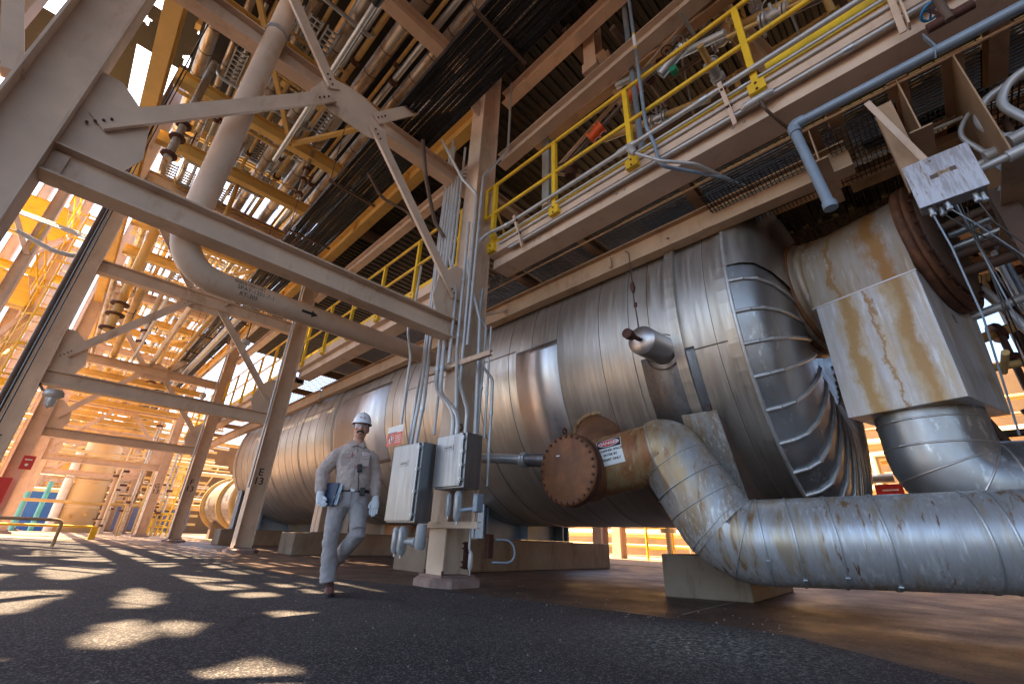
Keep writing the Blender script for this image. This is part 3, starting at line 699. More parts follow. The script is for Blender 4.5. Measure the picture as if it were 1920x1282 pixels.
def fascia(y0, y1, lab, ylo):
    t = thing('walkway_beam', (4.2, (y0+y1)/2, 4.88), lab, 'beam', 'edge beams of the walkway')
    b = MB(); b.box((4.20, y0, 4.88), (4.56, y1, 4.898)); b.box((4.20, y0, 4.898), (4.215, y1, 5.07)); b.box((4.545, y0, 4.898), (4.56, y1, 5.07)); b.build('lower_beam', 'steel', t)
    b = MB(); b.box((4.07, y0, 5.071), (4.60, y1, 5.085)); b.box((4.07, y0, 5.085), (4.085, y1, 5.30)); b.build('upper_channel', 'steel', t)
    b = MB(); y = y0+.5
    while y < y1:
        if y > ylo:
            for q in (0, .12): b.bolts((4.2, y+q, 4.99), (-1, 0, 0), .0, 1, .016, .014)
        y += 1.55
    b.split('bolt', 'galv', t)
fascia(-4.5, 4.84, 'pale edge beam of the walkway right of the front column', -2)
fascia(5.32, 13.76, 'edge beam of the walkway between the front column and column E 13', 5)
fascia(14.24, 30, 'edge beam of the far stretch of walkway', 14)
for y0, y1, lab in ((-4.5, 13.7, 'near'), (13.8, 30, 'far')):
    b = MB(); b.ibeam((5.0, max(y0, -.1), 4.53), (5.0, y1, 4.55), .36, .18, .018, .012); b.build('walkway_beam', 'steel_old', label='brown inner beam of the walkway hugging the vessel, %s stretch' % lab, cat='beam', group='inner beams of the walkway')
wy = [-2.6, -1.35, -.1, 1.55, 3.25, 4.75, 6.3, 7.9, 9.5, 11.2, 12.9, 15.5, 18, 21, 24, 27]
wb = None
for k, y in enumerate(wy):
    lab = 'short cross beam under the walkway grating, %s from the right' % NUM[k]
    if wb is None:
        t = thing('walkway_joist', (5.1, y, 4.9), lab, 'beam', 'joists under the walkway'); b = MB(); b.ibeam((4.561, y, 4.985), (5.569, y, 4.985), .17, .13, .014, .01); b.build('web_and_flanges', 'steel_old', t)
        b = MB(); b.bar((4.57, y+.0735, 4.985), (4.57, y+.0735, 4.985+.001), .01, .01); wb = t; wb_y = y
    else: copy_tree(wb, (0, y-wb_y, 0), lab)
gr0 = None
for k in range(len(wy)-1):
    y0, y1 = wy[k]+.07, wy[k+1]-.07
    t = thing('grating_panel', (5.1, (y0+y1)/2, 5.085), 'walkway grating panel seen from below, %s from the right' % NUM[k], 'grating', 'grating panels of the walkway')
    b = MB(); x = 4.60; fine = y1 < 14
    while x < 5.56: b.box((x, y0, 5.086), (x+.007, y1, 5.116)); x += .05 if fine else .09
    b.build('bearing_bars', 'grating', t)
    b = MB(); y = y0+.02
    while y < y1: b.box((4.58, y, 5.117), (5.58, y+.012, 5.127)); y += .10 if fine else .3
    b.build('cross_bars', 'grating', t)
RZ = (5.19, 5.95, 6.63)
handrail(4.035, [-2.6, -1.1, .42, 1.96, 3.30, 4.72], *RZ, 'yellow handrail along the walkway right of the front column', ends=(0, .24))
b = MB(); b.box((4.076, -3.2, 5.335), (4.086, .30, 5.56)); b.build('toe_board', 'yellow', label='wide bright yellow kick plate at the top right of the walkway', cat='kick plate')
handrail(4.035, [5.7, 7.2, 8.7, 10.2, 11.7, 13.2], *RZ, 'yellow handrail between the front column and column E 13', ends=(.2, .2))
handrail(4.035, [14.6, 16.2, 17.8, 19.4, 21.0, 22.5], *RZ, 'yellow handrail beyond column E 13', ends=(.2, .2))
handrail(4.035, [23.6, 25.4, 27.2, 29.0], *RZ, 'farthest yellow handrail beyond column F 13', ends=(.2, .2))
t = thing('handrail', (4.9, 5.2, 5.2), 'short orange yellow cross rail at the inner side of the walkway', 'handrail', 'yellow walkway handrails')
b = MB(); b.tube([(4.25, 5.0, 6.55), (5.6, 5.9, 6.55)], .022, 10); b.tube([(4.25, 5.0, 5.95), (5.6, 5.9, 5.95)], .022, 10); b.split('rail', 'yellow', t)
b = MB(); b.tube([(5.0, 5.5, 5.2), (5.0, 5.5, 6.55)], .022, 10); b.build('post', 'yellow', t)

# conduits strapped along the walkway fascia
CON = [(3.955, 5.40, .031, 'upper fat conduit on the walkway fascia'), (4.02, 5.30, .018, 'thin conduit just under the upper one'), (4.045, 5.20, .016, 'thin conduit crossing the handrail feet'), (4.10, 5.045, .026, 'lower conduit on the pale fascia band')]
for k, (x, z, r, nm) in enumerate(CON):
    t = thing('conduit', (x, .5, z), 'grey ' + nm, 'conduit', 'conduits along the walkway')
    if k == 0: pth = fillet([(x, -4.3, z), (x, 4.30, z), (3.86, 4.80, z-.02), (3.72-.07, 4.86, 4.75), (3.66, 4.84, 4.55), (3.86, 4.70, 3.7), (3.90, 4.66, 1.85)], .22)
    else: pth = [(x, -4.3, z), (x, 4.55 if k < 3 else 4.35, z)]
    b = MB(); b.tube(pth, r, 12); b.build('tube', 'galv_paint', t)
    b = MB()
    for y in ((4.25, .9) if k == 0 else (3.4, .5)) if k != 3 else (4.0, 1.6, -.4): b.cyl((x, y, z), (x, y+.09, z), r*1.35, 12)
    b.split('coupling', 'galv', t)
for k, y in enumerate((4.05, .72, -1.9)):
    t = thing('conduit_bracket', (4.0, y, 4.9), 'angle bracket clamping the conduits to the fascia, %s from the left' % NUM[k], 'bracket', 'conduit brackets')
    b = MB(); b.bar((3.90, y, 5.44), (4.10, y-.02, 4.92), .008, .05, (1, 0, 0)); b.bar((3.90, y+.024, 5.44), (4.10, y+.004, 4.92), .04, .008, (1, 0, 0)); b.build('angle', 'steel', t)
    b = MB()
    for x, z in ((3.94, 5.35), (4.02, 5.14)): b.cyl((x, y-.03, z), (x, y+.03, z), .02, 8)
    b.split('clamp', 'rust_dark', t)
# conduit bodies with branch drops
t = thing('conduit_fitting', (3.97, 1.95, 5.2), 'grey oval conduit fitting on the fascia with a branch curving down', 'conduit fitting', 'oval conduit fittings')
b = MB(); b.tube([(3.955, 2.15, 5.40), (3.955, 2.10, 5.40), (3.955, 1.88, 5.40), (3.955, 1.82, 5.40)], [.028, .048, .048, .028], 12); b.build('body', 'galv_paint', t)
b = MB(); b.tube([(3.92, 1.92, 5.33), (3.87, 1.90, 5.27), (3.80, 1.83, 5.10), (3.79, 1.80, 5.04)], [.03, .05, .05, .03], 12); b.build('elbow', 'galv_paint', t)
b = MB(); b.tube(fillet([(3.80, 1.81, 5.06), (3.95, 1.55, 4.85), (4.20, 1.25, 4.78), (4.75, 1.05, 4.80)], .2), .022, 10); b.build('branch', 'galv_paint', t)
t = thing('conduit_fitting', (4.05, .95, 5.0), 'long grey conduit fitting on the lower fascia conduit', 'conduit fitting', 'oval conduit fittings')
b = MB(); b.tube([(4.06, .62, 5.03), (4.05, .58, 5.03), (4.05, .34, 5.03), (4.06, .30, 5.03)], [.026, .045, .045, .026], 12); b.build('body', 'galv_paint', t)
b = MB(); b.tube(fillet([(4.05, .42, 5.0), (4.03, .42, 4.86), (4.25, .35, 4.80), (5.4, .05, 4.78)], .1), .018, 10); b.build('branch', 'steel_dark', t)
# vertical grey conduit crossing in front of the rail (the one with marker bands)
t = thing('conduit', (3.95, 1.9, 4.9), 'tall blue grey conduit with yellow and white marker bands crossing the handrail', 'conduit', 'vertical conduits')
b = MB(); b.tube(fillet([(3.93, 1.67, 9.5), (3.93, 1.67, 5.55), (4.0, 1.62, 5.22), (4.02, 1.60, 4.86), (4.6, 1.1, 4.76), (5.5, .7, 4.76)], .12), .024, 12); b.build('tube', 'bluegrey', t)
b = MB(); b.cyl((3.93, 1.67, 7.18), (3.93, 1.67, 7.46), .0255, 12); b.build('white_band', 'white', t)
b = MB(); b.cyl((3.93, 1.67, 7.13), (3.93, 1.67, 7.18), .026, 12); b.cyl((3.93, 1.67, 7.46), (3.93, 1.67, 7.50), .026, 12); b.split('yellow_band', 'yellow', t)
t = thing('conduit', (4.6, 2.0, 5.3), 'blue grey upright pipe standing behind the banded conduit', 'conduit', 'vertical conduits')
b = MB(); b.tube([(4.5, 2.02, 5.3), (4.5, 2.02, 11)], .045, 12); b.build('tube', 'bluegrey', t)
b = MB(); b.cyl((4.5, 2.02, 8.0), (4.5, 2.02, 8.3), .047, 12); b.build('white_band', 'white', t)
# brown pipe sloping behind the rail with orange valves
t = thing('valve_run', (4.7, 3, 6.8), 'brown pipe behind the handrail carrying two bright orange valves', 'valve pipe')
A, B = V(4.9, 4.05, 7.15), V(4.9, 1.2, 8.45)
b = MB(); b.tube(fillet([(4.9, 3.35, 6.55), (4.9, 4.05, 7.12), A, B, (4.9, -.6, 8.9)], .1), .035, 10)
b.build('pipe', 'steel_old', t)
b = MB(); a0, a1 = V(4.7, 3.3, 6.95), V(4.7, 1.95, 7.5); b.tube([V(4.7, 3.7, 6.78), a0, a1, V(4.7, 1.3, 7.8)], .035, 10); b.build('valve_pipe', 'steel_dark', t)
for f in (.30, .85):
    c = a0.lerp(a1, f); d = (a1-a0).normalized()
    b = MB(); b.cyl(c-d*.13, c+d*.13, .085, 14)
    for q in (-.13, 0, .13): b.cyl(c+d*(q-.018), c+d*(q+.018), .115, 14)
    b.cyl(c, c+V(0, 0, .17), .04, 10); b.build('valve', 'orange', t)
b = MB(); c = a0-(a1-a0).normalized()*.2; b.cyl(c, c-V(0, .1, .25), .07, 10); b.bar(c, c+V(0, .35, .12), .03, .02); b.cyl(c-V(0, 0, .2), c-V(0, 0, .4), .1, 12); b.build('actuator', 'rust_dark', t)

# weathered posts and columns standing on the walkway level
t = thing('steel_post', (4.62, 3.9, 5.3), 'blue grey flaking post behind the handrail', 'post')
b = MB(); b.ibeam((4.62, 3.92, 5.13), (4.62, 3.92, 7.75), .19, .16, .012, .01, (1, 0, 0)); b.build('shaft', simple('flaking_blue_grey_paint', (.30, .33, .32), .6, 0, .15, 6, (.30, .20, .13), .5), t)
b = MB(); b.box((4.44, 3.80, 5.9), (4.524, 3.92, 6.02)); b.build('bracket', 'steel', t)
t = thing('steel_column', (4.75, 2.72, 8.0), 'pale hanging column bolted above the sloping beams, top centre right', 'column')
b = MB(); b.ibeam((4.7, 2.85, 8.9), (4.7, 2.85, 13), .28, .26, .018, .012, (1, 0, 0)); b.build('shaft', 'steel', t)
b = MB(); b.box((4.55, 2.70, 8.66), (4.86, 3.02, 8.9)); b.build('joint_plate', 'steel', t); b = MB(); b.bolts((4.70, 2.70, 8.78), (0, -1, 0), .08, 4, .018, .015, .8); b.split('bolt', 'rust_dark', t)

def slope_beam(a, b_, h, wd, label, mat='steel', nm='steel_beam'):
    b = MB(); b.ibeam(a, b_, h, wd, .018, .012); return b.build(nm, mat, label=label, cat='beam', group='upper beams over the walkway')
slope_beam((4.15, 5.30, 7.75), (4.15, 13.8, 7.75), .3, .2, 'brown tie beam left of the front column under the dark roof')
slope_beam((4.3, 4.9, 7.55), (4.3, -.5, 7.95), .3, .22, 'pale beam rising right from the front column to the hanging column')
slope_beam((4.3, 4.9, 9.4), (4.3, -1.0, 9.6), .34, .22, 'upper beam beside the black cable tray')
slope_beam((4.16, 5.12, 6.75), (9.5, 5.12, 6.75), .26, .2, 'horizontal beam leading right behind the flaking post', 'steel_old')
slope_beam((4.15, 14.2, 7.75), (4.15, 22.8, 7.75), .3, .2, 'tie beam between columns E 13 and F 13')
slope_beam((4.6, 2.6, 8.9), (7.6, 2.6, 6.0), .24, .18, 'brown raking beam falling right from the hanging column', 'steel_old')
slope_beam((5.1, .9, 9.4), (6.4, -.2, 5.4), .26, .2, 'tall raking brown beam behind the handrail at right', 'steel_old')
slope_beam((5.0, -4.2, 8.6), (5.0, 4.6, 8.4), .22, .18, 'brown purlin behind the two orange valves', 'steel_old')
for k, y in enumerate((-1.6, .8, 3.2, 7.4, 9.8, 12.2)):
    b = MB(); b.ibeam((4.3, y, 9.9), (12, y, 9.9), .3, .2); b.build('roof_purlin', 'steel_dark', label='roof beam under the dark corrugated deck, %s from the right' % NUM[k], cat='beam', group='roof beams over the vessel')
# dark corrugated deck over the vessel
t = thing('roof_deck', (9, 10, 10.05), 'dark corrugated roof deck above the walkway and vessel', 'roof')
b = MB(); y = -6.0; vs = []; k = 0; prof = []
while y < 26:
    for dy, dz in ((0, 0), (.09, 0), (.12, .05), (.19, .05), (.22, 0)): prof.append((y+dy, 10.06+dz))
    y += .22
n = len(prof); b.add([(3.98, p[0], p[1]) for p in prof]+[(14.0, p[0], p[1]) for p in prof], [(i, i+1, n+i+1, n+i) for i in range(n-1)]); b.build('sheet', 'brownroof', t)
# mid-level deck left of the column (dark ribbed underside behind the handrail)
t = thing('floor_deck', (7, 9, 7.3), 'dark ribbed floor deck behind the walkway handrail left of the front column', 'deck')
b = MB(); y = 5.6; prof = []
while y < 21:
    for dy, dz in ((0, 0), (.09, 0), (.12, .05), (.19, .05), (.22, 0)): prof.append((y+dy, 7.92+dz))
    y += .22
n = len(prof); b.add([(4.3, p[0], p[1]) for p in prof]+[(10.0, p[0], p[1]) for p in prof], [(i, i+1, n+i+1, n+i) for i in range(n-1)]); b.build('sheet', 'brownroof', t)

# ================================================================== the big horizontal vessel
VX, VZ, VR = 7.5, 3.40, 2.56
Y0, Y1 = 1.35, 21.7
vt = thing('pressure_vessel', (VX, 11, .84), 'huge horizontal vessel clad in stained metal sheets filling the right of the picture', 'vessel')
b = MB(); b.lathe([(VR, Y0), (VR, Y0+.22), (VR, 5), (VR, 9), (VR, 13), (VR, 17), (VR, Y1), (2.45, Y1+.45), (2.1, Y1+.85), (1.4, Y1+1.15), (.02, Y1+1.25)], (VX, 0, VZ), (0, 1, 0), 96, up=(0, 0, 1))
b.build('shell_cladding', 'vessel', vt)
rnd = random.Random(11); b = MB(); y = 1.62; b2 = MB(); k = 0
while y < 21.6:
    b.lathe([(VR+.0005, y), (VR+.005, y+.001), (VR+.005, y+.007), (VR+.0005, y+.008)], (VX, 0, VZ), (0, 1, 0), 96, up=(0, 0, 1), smooth=False)
    y += rnd.choice((.46, .55, .68, .80)) if y < 9 else rnd.choice((.6, .75))
b.split('seam', 'seam', vt)
# wider bright overlap bands
b = MB()
for y, wd in ((1.36, .14), (2.72, .05), (5.9, .05), (8.4, .32), (12.2, .3), (14.6, .32), (17.2, .05), (21.3, .36)):
    b.lathe([(VR+.001, y), (VR+.014, y+.002), (VR+.014, y+wd-.002), (VR+.001, y+wd)], (VX, 0, VZ), (0, 1, 0), 96, up=(0, 0, 1), smooth=False)
b.split('girth_band', 'vessel', vt)
def vpt(y, ang, r=VR):   # ang measured from -X, positive upwards
    return V(VX-r*math.cos(ang), y, VZ+r*math.sin(ang))
def vpatch(y0, y1, a0, a1, r=VR+.010, n=20, skew=0):
    b = MB(); vs = []
    for i in range(n+1):
        a = a0+(a1-a0)*i/n
        for rr in (VR, r):
            for y in (y0, y1): vs.append(vpt(y+skew*i/n, a, rr))
    fs = []
    for i in range(n):
        o = i*4; p = o+4
        fs += [(o+2, o+3, p+3, p+2), (o, o+2, p+2, p), (o+1, p+1, p+3, o+3)]
    fs += [(0, 1, 3, 2), (4*n, 4*n+2, 4*n+3, 4*n+1)]
    return b.add(vs, fs, True)
vpatch(4.02, 4.94, R(3), R(-42)).build('patch_sheet', 'vessel_bright', vt)
vpatch(9.3, 12.0, R(14), R(-30)).build('patch_sheet', 'vessel_bright', vt)
vpatch(1.9, 2.62, R(-13), R(-40), VR+.012).build('patch_sheet', 'stainless', vt)
# horizontal lap joints and the vertical stiffening bar
b = MB()
for (a, b0, a1) in ((4.95, 14.0, R(-1)), (1.5, 1.98, R(-14.5)), (2.6, 3.6, R(-38))): pass
for (y0, y1, an) in ((4.96, 8.4, R(4)), (1.37, 1.98, R(-14)), (2.62, 3.5, R(-37)), (1.37, 1.98, R(26)), (12.3, 14.5, R(12))):
    p, q = vpt(y0, an, VR+.006), vpt(y1, an, VR+.006); b.bar(p, q, .012, .014)
b.split('lap_joint', 'seam', vt)
b = MB(); n = 22; vs = []
for i in range(n+1):
    a = R(34)+(R(-43)-R(34))*i/n
    for rr in (VR, VR+.07):
        for y in (2.0, 2.13): vs.append(vpt(y, a, rr))
fs = []
for i in range(n): o = i*4; p = o+4; fs += [(o+2, o+3, p+3, p+2), (o, o+2, p+2, p), (o+1, p+1, p+3, o+3)]
fs += [(0, 1, 3, 2), (4*n, 4*n+2, 4*n+3, 4*n+1)]; b.add(vs, fs, False); b.build('stiffening_bar', 'vessel', vt)
# ribbed head facing the duct
prof = [(2.58, 1.352), (2.53, 1.20), (2.43, 1.08), (2.2, .985), (1.9, .93), (1.6, .90), (1.3, .90), (.9, 1.0), (.05, 1.1)]
b = MB(); b.lathe(prof, (VX, 0, VZ), (0, 1, 0), 80, up=(0, 0, 1)); b.build('ribbed_head', 'head', vt)
b = MB()
b.lathe([(2.60, 1.34), (2.56, 1.18), (2.46, 1.06), (2.2, .96), (1.9, .90), (1.6, .87), (1.2, .87)], (VX, 0, VZ), (0, 1, 0), 60, R(7), R(173), up=(0, 0, 1)); b.build('plain_top_cladding', 'vessel', vt)
b = MB()
for k in range(21):
    an = R(2-8.9*k+.3*math.sin(k*5)); pts = []
    for rr, y in prof[:8]: pts.append(V(VX-(rr+.004)*math.cos(an), y-.012, VZ+(rr+.004)*math.sin(an)))
    for i in range(len(pts)-1):
        b.tube([pts[i], pts[i+1]], .023, 6, True)
b.lathe([(2.565, 1.33), (2.605, 1.335), (2.605, 1.37), (2.565, 1.375)], (VX, 0, VZ), (0, 1, 0), 80, up=(0, 0, 1))
b.build('standing_seams', simple('bright_seam_edge', (.52, .52, .52), .4, .6, .15, 8, (.3, .2, .12), .1), vt)

# ------------------------------------------------------------------ saddles and their concrete foundations
def saddle(y, label, xa=5.35, xb=9.65, mat='bluegrey', ht=.545):
    t = thing('vessel_saddle', (VX, y, ht), label, 'saddle', 'saddles under the big vessel')
    n = 24; up = []
    for i in range(n+1):
        x = xa+(xb-xa)*i/n; z = VZ-math.sqrt(max(0, (VR-.005)**2-(x-VX)**2)); up.append((x, z))
    poly = [V(xa, y-.02, ht+.021), V(xb, y-.02, ht+.021)]+[V(x, y-.02, z) for x, z in reversed(up)]
    b = MB(); k = len(poly); b.add(poly+[p+V(0, .04, 0) for p in poly], [(0, 1, k+1, k)]+[(i, (i+1) % k, k+(i+1) % k, k+i) for i in range(1, k)])
    for side in (0, k):
        # triangulated strip between the base edge and the arc
        o = len(b.v); base = [V(x, poly[0].y+(.04 if side else 0), ht+.021) for x, z in up]; arc = [V(x, poly[0].y+(.04 if side else 0), z) for x, z in up]
        b.add(base+arc, [(i, i+1, n+2+i, n+1+i) for i in range(n)])
    b.build('web_plate', mat, t)
    b = MB(); b.box((xa-.15, y-.26, ht), (xb+.15, y+.26, ht+.02)); b.build('base_plate', 'steel_dark', t)
    for x in (xa, 6.3, VX, 8.7, xb):
        z = VZ-math.sqrt((VR-.002)**2-(x-VX)**2)
        b = MB(); b.box((x-.02, y-.25, ht+.021), (x+.02, y-.021, z)); b.box((x-.02, y+.021, ht+.021), (x+.02, y+.25, z)); b.build('rib', mat, t)
def found(p0, p1, label):
    b = MB(); b.box(p0, p1); return b.build('concrete_plinth', 'plinth', label=label, cat='plinth', group='concrete plinths under the vessel', bevel=.02)
found((4.75, 6.75, 0), (10.3, 7.75, .545), 'long stained concrete plinth behind the front column footing')
found((4.78, 12.75, 0), (10.3, 13.75, .545), 'concrete plinth behind the legs of the walking man')
found((4.95, 20.6, 0), (10.3, 21.6, .545), 'concrete plinth just right of column E 13 base')
saddle(7.2, 'steel saddle plates over the plinth right of the front column', 6.2, 8.9); saddle(13.2, 'steel saddle behind the walking man', 5.45, 9.6, 'steel'); saddle(21.0, 'steel saddle at the far end of the vessel')
t = thing('concrete_plinth', (6.3, 2.5, 0), 'angled concrete block under the bend of the thick clad pipe', 'plinth', 'concrete plinths under the vessel')
b = MB(); a_ = V(5.60, 2.92, 0); c_ = V(6.02, 2.05, 0); d_ = V(8.2, 2.2, 0); e_ = V(8.2, 3.2, 0)
b.prism([a_, c_, d_, e_], (0, 0, .47)); b.build('block', 'plinth', t, bevel=.02)
# stained front support leg of the vessel
t = thing('stained_support', (5.4, 1.9, .5), 'rust streaked support leg plate under the near end of the vessel', 'support')
b = MB(); b.prism([V(5.12, 2.22, 2.02), V(5.12, 1.80, 2.02), V(5.95, 1.80, .50), V(5.95, 2.22, .50)], (.03, 0, .012)); b.build('face_plate', 'pipe_rusty', t)
b = MB(); b.prism([V(5.16, 1.81, 2.03), V(5.98, 1.81, .50), V(6.9, 1.81, .50), V(6.9, 1.81, .92), V(6.0, 1.81, 1.32), V(5.5, 1.81, 1.83)], (0, .03, 0)); b.build('web_plate', 'steel_dark', t)
b = MB(); b.cyl((5.10, 1.86, 2.02), (5.10, 1.86, 2.10), .02, 8); b.build('lug', 'rust_dark', t)

# small insulated nozzle with a hanging rod
t = thing('small_nozzle', (4.7, 2.3, 2.6), 'small clad stub nozzle with a brown coupling sticking out of the vessel side', 'nozzle')
ny, nz = 2.30, 2.83
b = MB(); b.lathe([(.02, 0), (.175, .004), (.18, .02), (.185, .60), (.19, .62)], (4.44, ny, nz), (1, 0, .08), 28); b.build('cladding', 'vessel_bright', t)
b = MB(); b.tube([(4.44, ny+.03, nz+.02), (4.22, ny+.05, nz+.02)], .028, 10); b.cyl((4.20, ny+.05, nz+.02), (4.26, ny+.05, nz+.02), .065, 12, smooth=False); b.cyl((4.28, ny+.05, nz+.02), (4.32, ny+.05, nz+.02), .055, 12, smooth=False); b.build('coupling', 'rust_dark', t)
b = MB(); b.torus((4.985, ny, nz+.02), (1, 0, .1), .235, .008, 28, 6); b.build('wire_hoop', 'steel_dark', t)
t = thing('hanger_rod', (4.6, 2.3, 3.1), 'thin wire rod with a turnbuckle hanging from the walkway to the small nozzle', 'hanger')
b = MB(); b.tube([(5.2, 2.85, 4.86), (4.72, 2.50, 4.36), (4.66, 2.46, 3.62), (4.47, ny+.03, nz+.17)], .009, 8); b.build('rod', 'steel_dark', t)
b = MB(); b.tube([(4.66, 2.46, 3.82), (4.66, 2.46, 3.74), (4.655, 2.455, 3.66)], [.02, .04, .02], 8); b.cyl((4.60, 2.41, 3.46), (4.61, 2.42, 3.40), .022, 8); b.split('turnbuckle', 'rust_dark', t)

# ------------------------------------------------------------------ skewed duct on the head
TH = R(16)
def W(q, d, z): return V(q*math.cos(TH)+d*math.sin(TH), -q*math.sin(TH)+d*math.cos(TH), z)
QC, ZC, DR = 6.16, 3.782, .704
AX = W(0, 1, 0); SX = W(1, 0, 0)
t = thing('inlet_duct', tuple(W(6.16, 1.8, 1.9)), 'big streaked boxy duct hanging from a round drum at the end of the vessel', 'duct')
def arcsec(r, n=28, qb=5.456, zb=3.276, qf=6.864):
    """obround section: near flat side from zb up, over the top, down the far side"""
    pts = [(qb, zb)]
    for i in range(n+1):
        a = PI-PI*i/n; pts.append((QC+r*math.cos(a), ZC+r*math.sin(a)))
    pts.append((qf, zb)); return pts
sec = arcsec(DR); k = len(sec)
b = MB(); vs = [W(q, 2.306, z) for q, z in sec]+[W(q, 1.294, z) for q, z in sec]
b.add(vs, [(i, i+1, k+i+1, k+i) for i in range(k-1)], True); b.add(vs, [tuple(range(k)), tuple(reversed(range(k, 2*k)))])
b.build('drum_top', 'ducttop', t)
b = MB(); sc2 = [(5.446, 3.272), (6.874, 3.272), (6.50, 1.90), (5.446, 1.90)]
vs = [W(q, d, z) for d in (2.28, 1.292) for q, z in sc2]
b.add(vs, [(0, 1, 2, 3), (7, 6, 5, 4), (0, 4, 5, 1), (1, 5, 6, 2), (2, 6, 7, 3), (3, 7, 4, 0)]); b.build('box_section', 'duct', t, bevel=.006)
b = MB(); b.bar(W(5.444, 2.32, 3.274), W(5.444, 1.285, 3.274), .010, .016); b.build('lap_joint', 'vessel_bright', t)
b = MB(); prof = [(.70, 2.306), (.722, 2.315), (.75, 2.34), (.75, 2.39), (.70, 2.41), (.70, 2.43), (.775, 2.445), (.80, 2.50), (.80, 2.57), (.765, 2.59), (.765, 2.63), (.82, 2.645), (.83, 2.74), (.80, 2.82), (.74, 3.0), (.70, 3.5)]
o = W(QC, 0, ZC); b.lathe(prof, o, AX, 56, up=(0, 0, 1)); b.build('neck_rings', 'ducttop', t)
b = MB()
for d in (2.47, 2.61): b.lathe([(.788, d-.03), (.806, d-.025), (.806, d+.025), (.788, d+.03)], o, AX, 56, up=(0, 0, 1))
b.split('rust_groove', 'rust', t)
b = MB(); b.lathe([(.0, 1.15), (.80, 1.155), (.80, 1.19), (.76, 1.195), (.76, 1.205), (.80, 1.21), (.80, 1.285), (.0, 1.29)], o, AX, 56, up=(0, 0, 1)); b.build('end_flange', simple('dark_scaled_rust', (.13, .055, .03), .7, .2, .4, 9, (.26, .10, .035), .4), t)
b = MB(); b.lathe([(.0, 1.112), (.62, 1.114), (.63, 1.152), (.0, 1.153)], o, AX, 48, up=(0, 0, 1)); b.build('end_cover', 'steel_dark', t)
b = MB(); b.bolts(o+AX*1.154, -AX, .71, 26, .018, .035); b.split('bolt', 'rust_dark', t)
text('B.', 'stencilled_lettering', 'ink', W(6.03, 1.291, 2.81), SX, (0, 0, 1), .14, t)
for k, (q, z, r, l) in enumerate(((6.0, 3.9, .05, .7), (6.2, 3.72, .04, .9), (6.07, 3.55, .05, .8), (6.33, 3.95, .045, .7), (6.25, 3.42, .06, .6))):
    b = MB(); b.cyl(W(q, 1.11, z), W(q, 1.11-l, z), r, 12); b.build('instrument_tube', ('steel_dark', 'galv')[k % 2], t)
# vertical clad pipe below the box that elbows away to the right
t = thing('clad_pipe', tuple(W(5.98, 1.79, 1)), 'bright galvanised elbow pipe dropping out of the boxy duct', 'pipe')
c0 = W(5.98, 1.79, 0)
pth = fillet([c0+V(0, 0, 1.899), c0+V(0, 0, 1.16), c0+V(1.35, -4.8, 1.16)], .60, 7)
b = MB(); b.tube(pth, .44, 40); b.build('cladding', 'head', t)
def bands(path, rad, at, mat='vessel_bright', parent=None, name='band', wd=.02, h=.007, n=40):
    b = MB(); ds = [0]
    for i in range(1, len(path)): ds.append(ds[-1]+(path[i]-path[i-1]).length)
    for s in at:
        for i in range(1, len(path)):
            if ds[i] >= s:
                f = (s-ds[i-1])/(ds[i]-ds[i-1]); p = path[i-1].lerp(path[i], f); d = (path[i]-path[i-1]).normalized(); break
        r = rad(s) if callable(rad) else rad
        b.lathe([(r-.004, -wd/2), (r+h, -wd/2+.002), (r+h, wd/2-.002), (r-.004, wd/2)], p, d, n)
    return b.split(name, mat, parent)
bands(pth, .44, (.09, .34, .52, .74, .98, 1.3, 1.9), parent=t)
b = MB(); b.cyl(W(5.545, 1.95, 1.81), W(5.535, 1.78, 1.81), .010, 6); b.cyl(W(5.545, 1.95, 1.56), W(5.535, 1.78, 1.56), .010, 6); b.split('buckle', 'galv', t)

# ------------------------------------------------------------------ thick low pipe, tee, rusty blind flange
TC = V(4.66, 3.26, 1.40)
P1 = V(4.93, 2.42, 1.575); P2 = V(5.10, 1.86, .625); PD = V(.27, -.96, .036).normalized(); P3 = P2+PD*4.2
t = thing('branch_tee', (4.6, 3.3, .9), 'rust brown insulated tee with a bolted blind flange on the vessel side', 'pipe tee')
d1 = (P1-TC).normalized()
b = MB(); b.tube([TC-d1*.05, TC+d1*.42, P1-d1*.10], [.345, .345, .345], 40, True); b.build('branch', 'nozzle', t)
root = V(5.42, 3.60, 2.0)
b = MB(); b.tube([root+V(.3, .1, .2), root, V(4.95, 3.36, 1.60), V(4.6, 3.26, 1.42)], [.36, .35, .34, .33], 32); b.build('neck', 'rust', t)
b = MB(); nd = (V(4.75, 3.3, 1.45)-root).normalized(); b.torus(root+nd*.02, nd, .37, .035, 32, 8); b.build('collar', 'nozzle', t)
FX = 4.22
b = MB(); b.cyl((FX+.03, 3.26, 1.35), (4.62, 3.26, 1.38), .36, 32); b.build('body', 'rust', t)
b = MB(); b.cyl((FX, 3.26, 1.345), (FX+.05, 3.26, 1.345), .42, 44, smooth=False); b.build('flange_ring', 'rust_dark', t)
b = MB(); b.lathe([(.0, -.062), (.385, -.060), (.415, -.045), (.415, -.006), (0, -.005)], (FX, 3.26, 1.345), (1, 0, 0), 44); bf = b.build('blind_flange', 'rust', t)
b = MB(); b.bolts((FX-.048, 3.26, 1.345), (-1, 0, 0), .382, 28, .017, .030); b.split('bolt', 'rust_dark', bf)
b = MB(); b.torus((FX-.03, 3.30, 1.80), (0, 1, 0), .035, .012, 12, 6); b.build('lifting_eye', 'rust_dark', bf)
b = MB(); b.box((FX-.068, 3.36, 1.50), (FX-.061, 3.41, 1.515)); b.build('tag', 'white', bf)
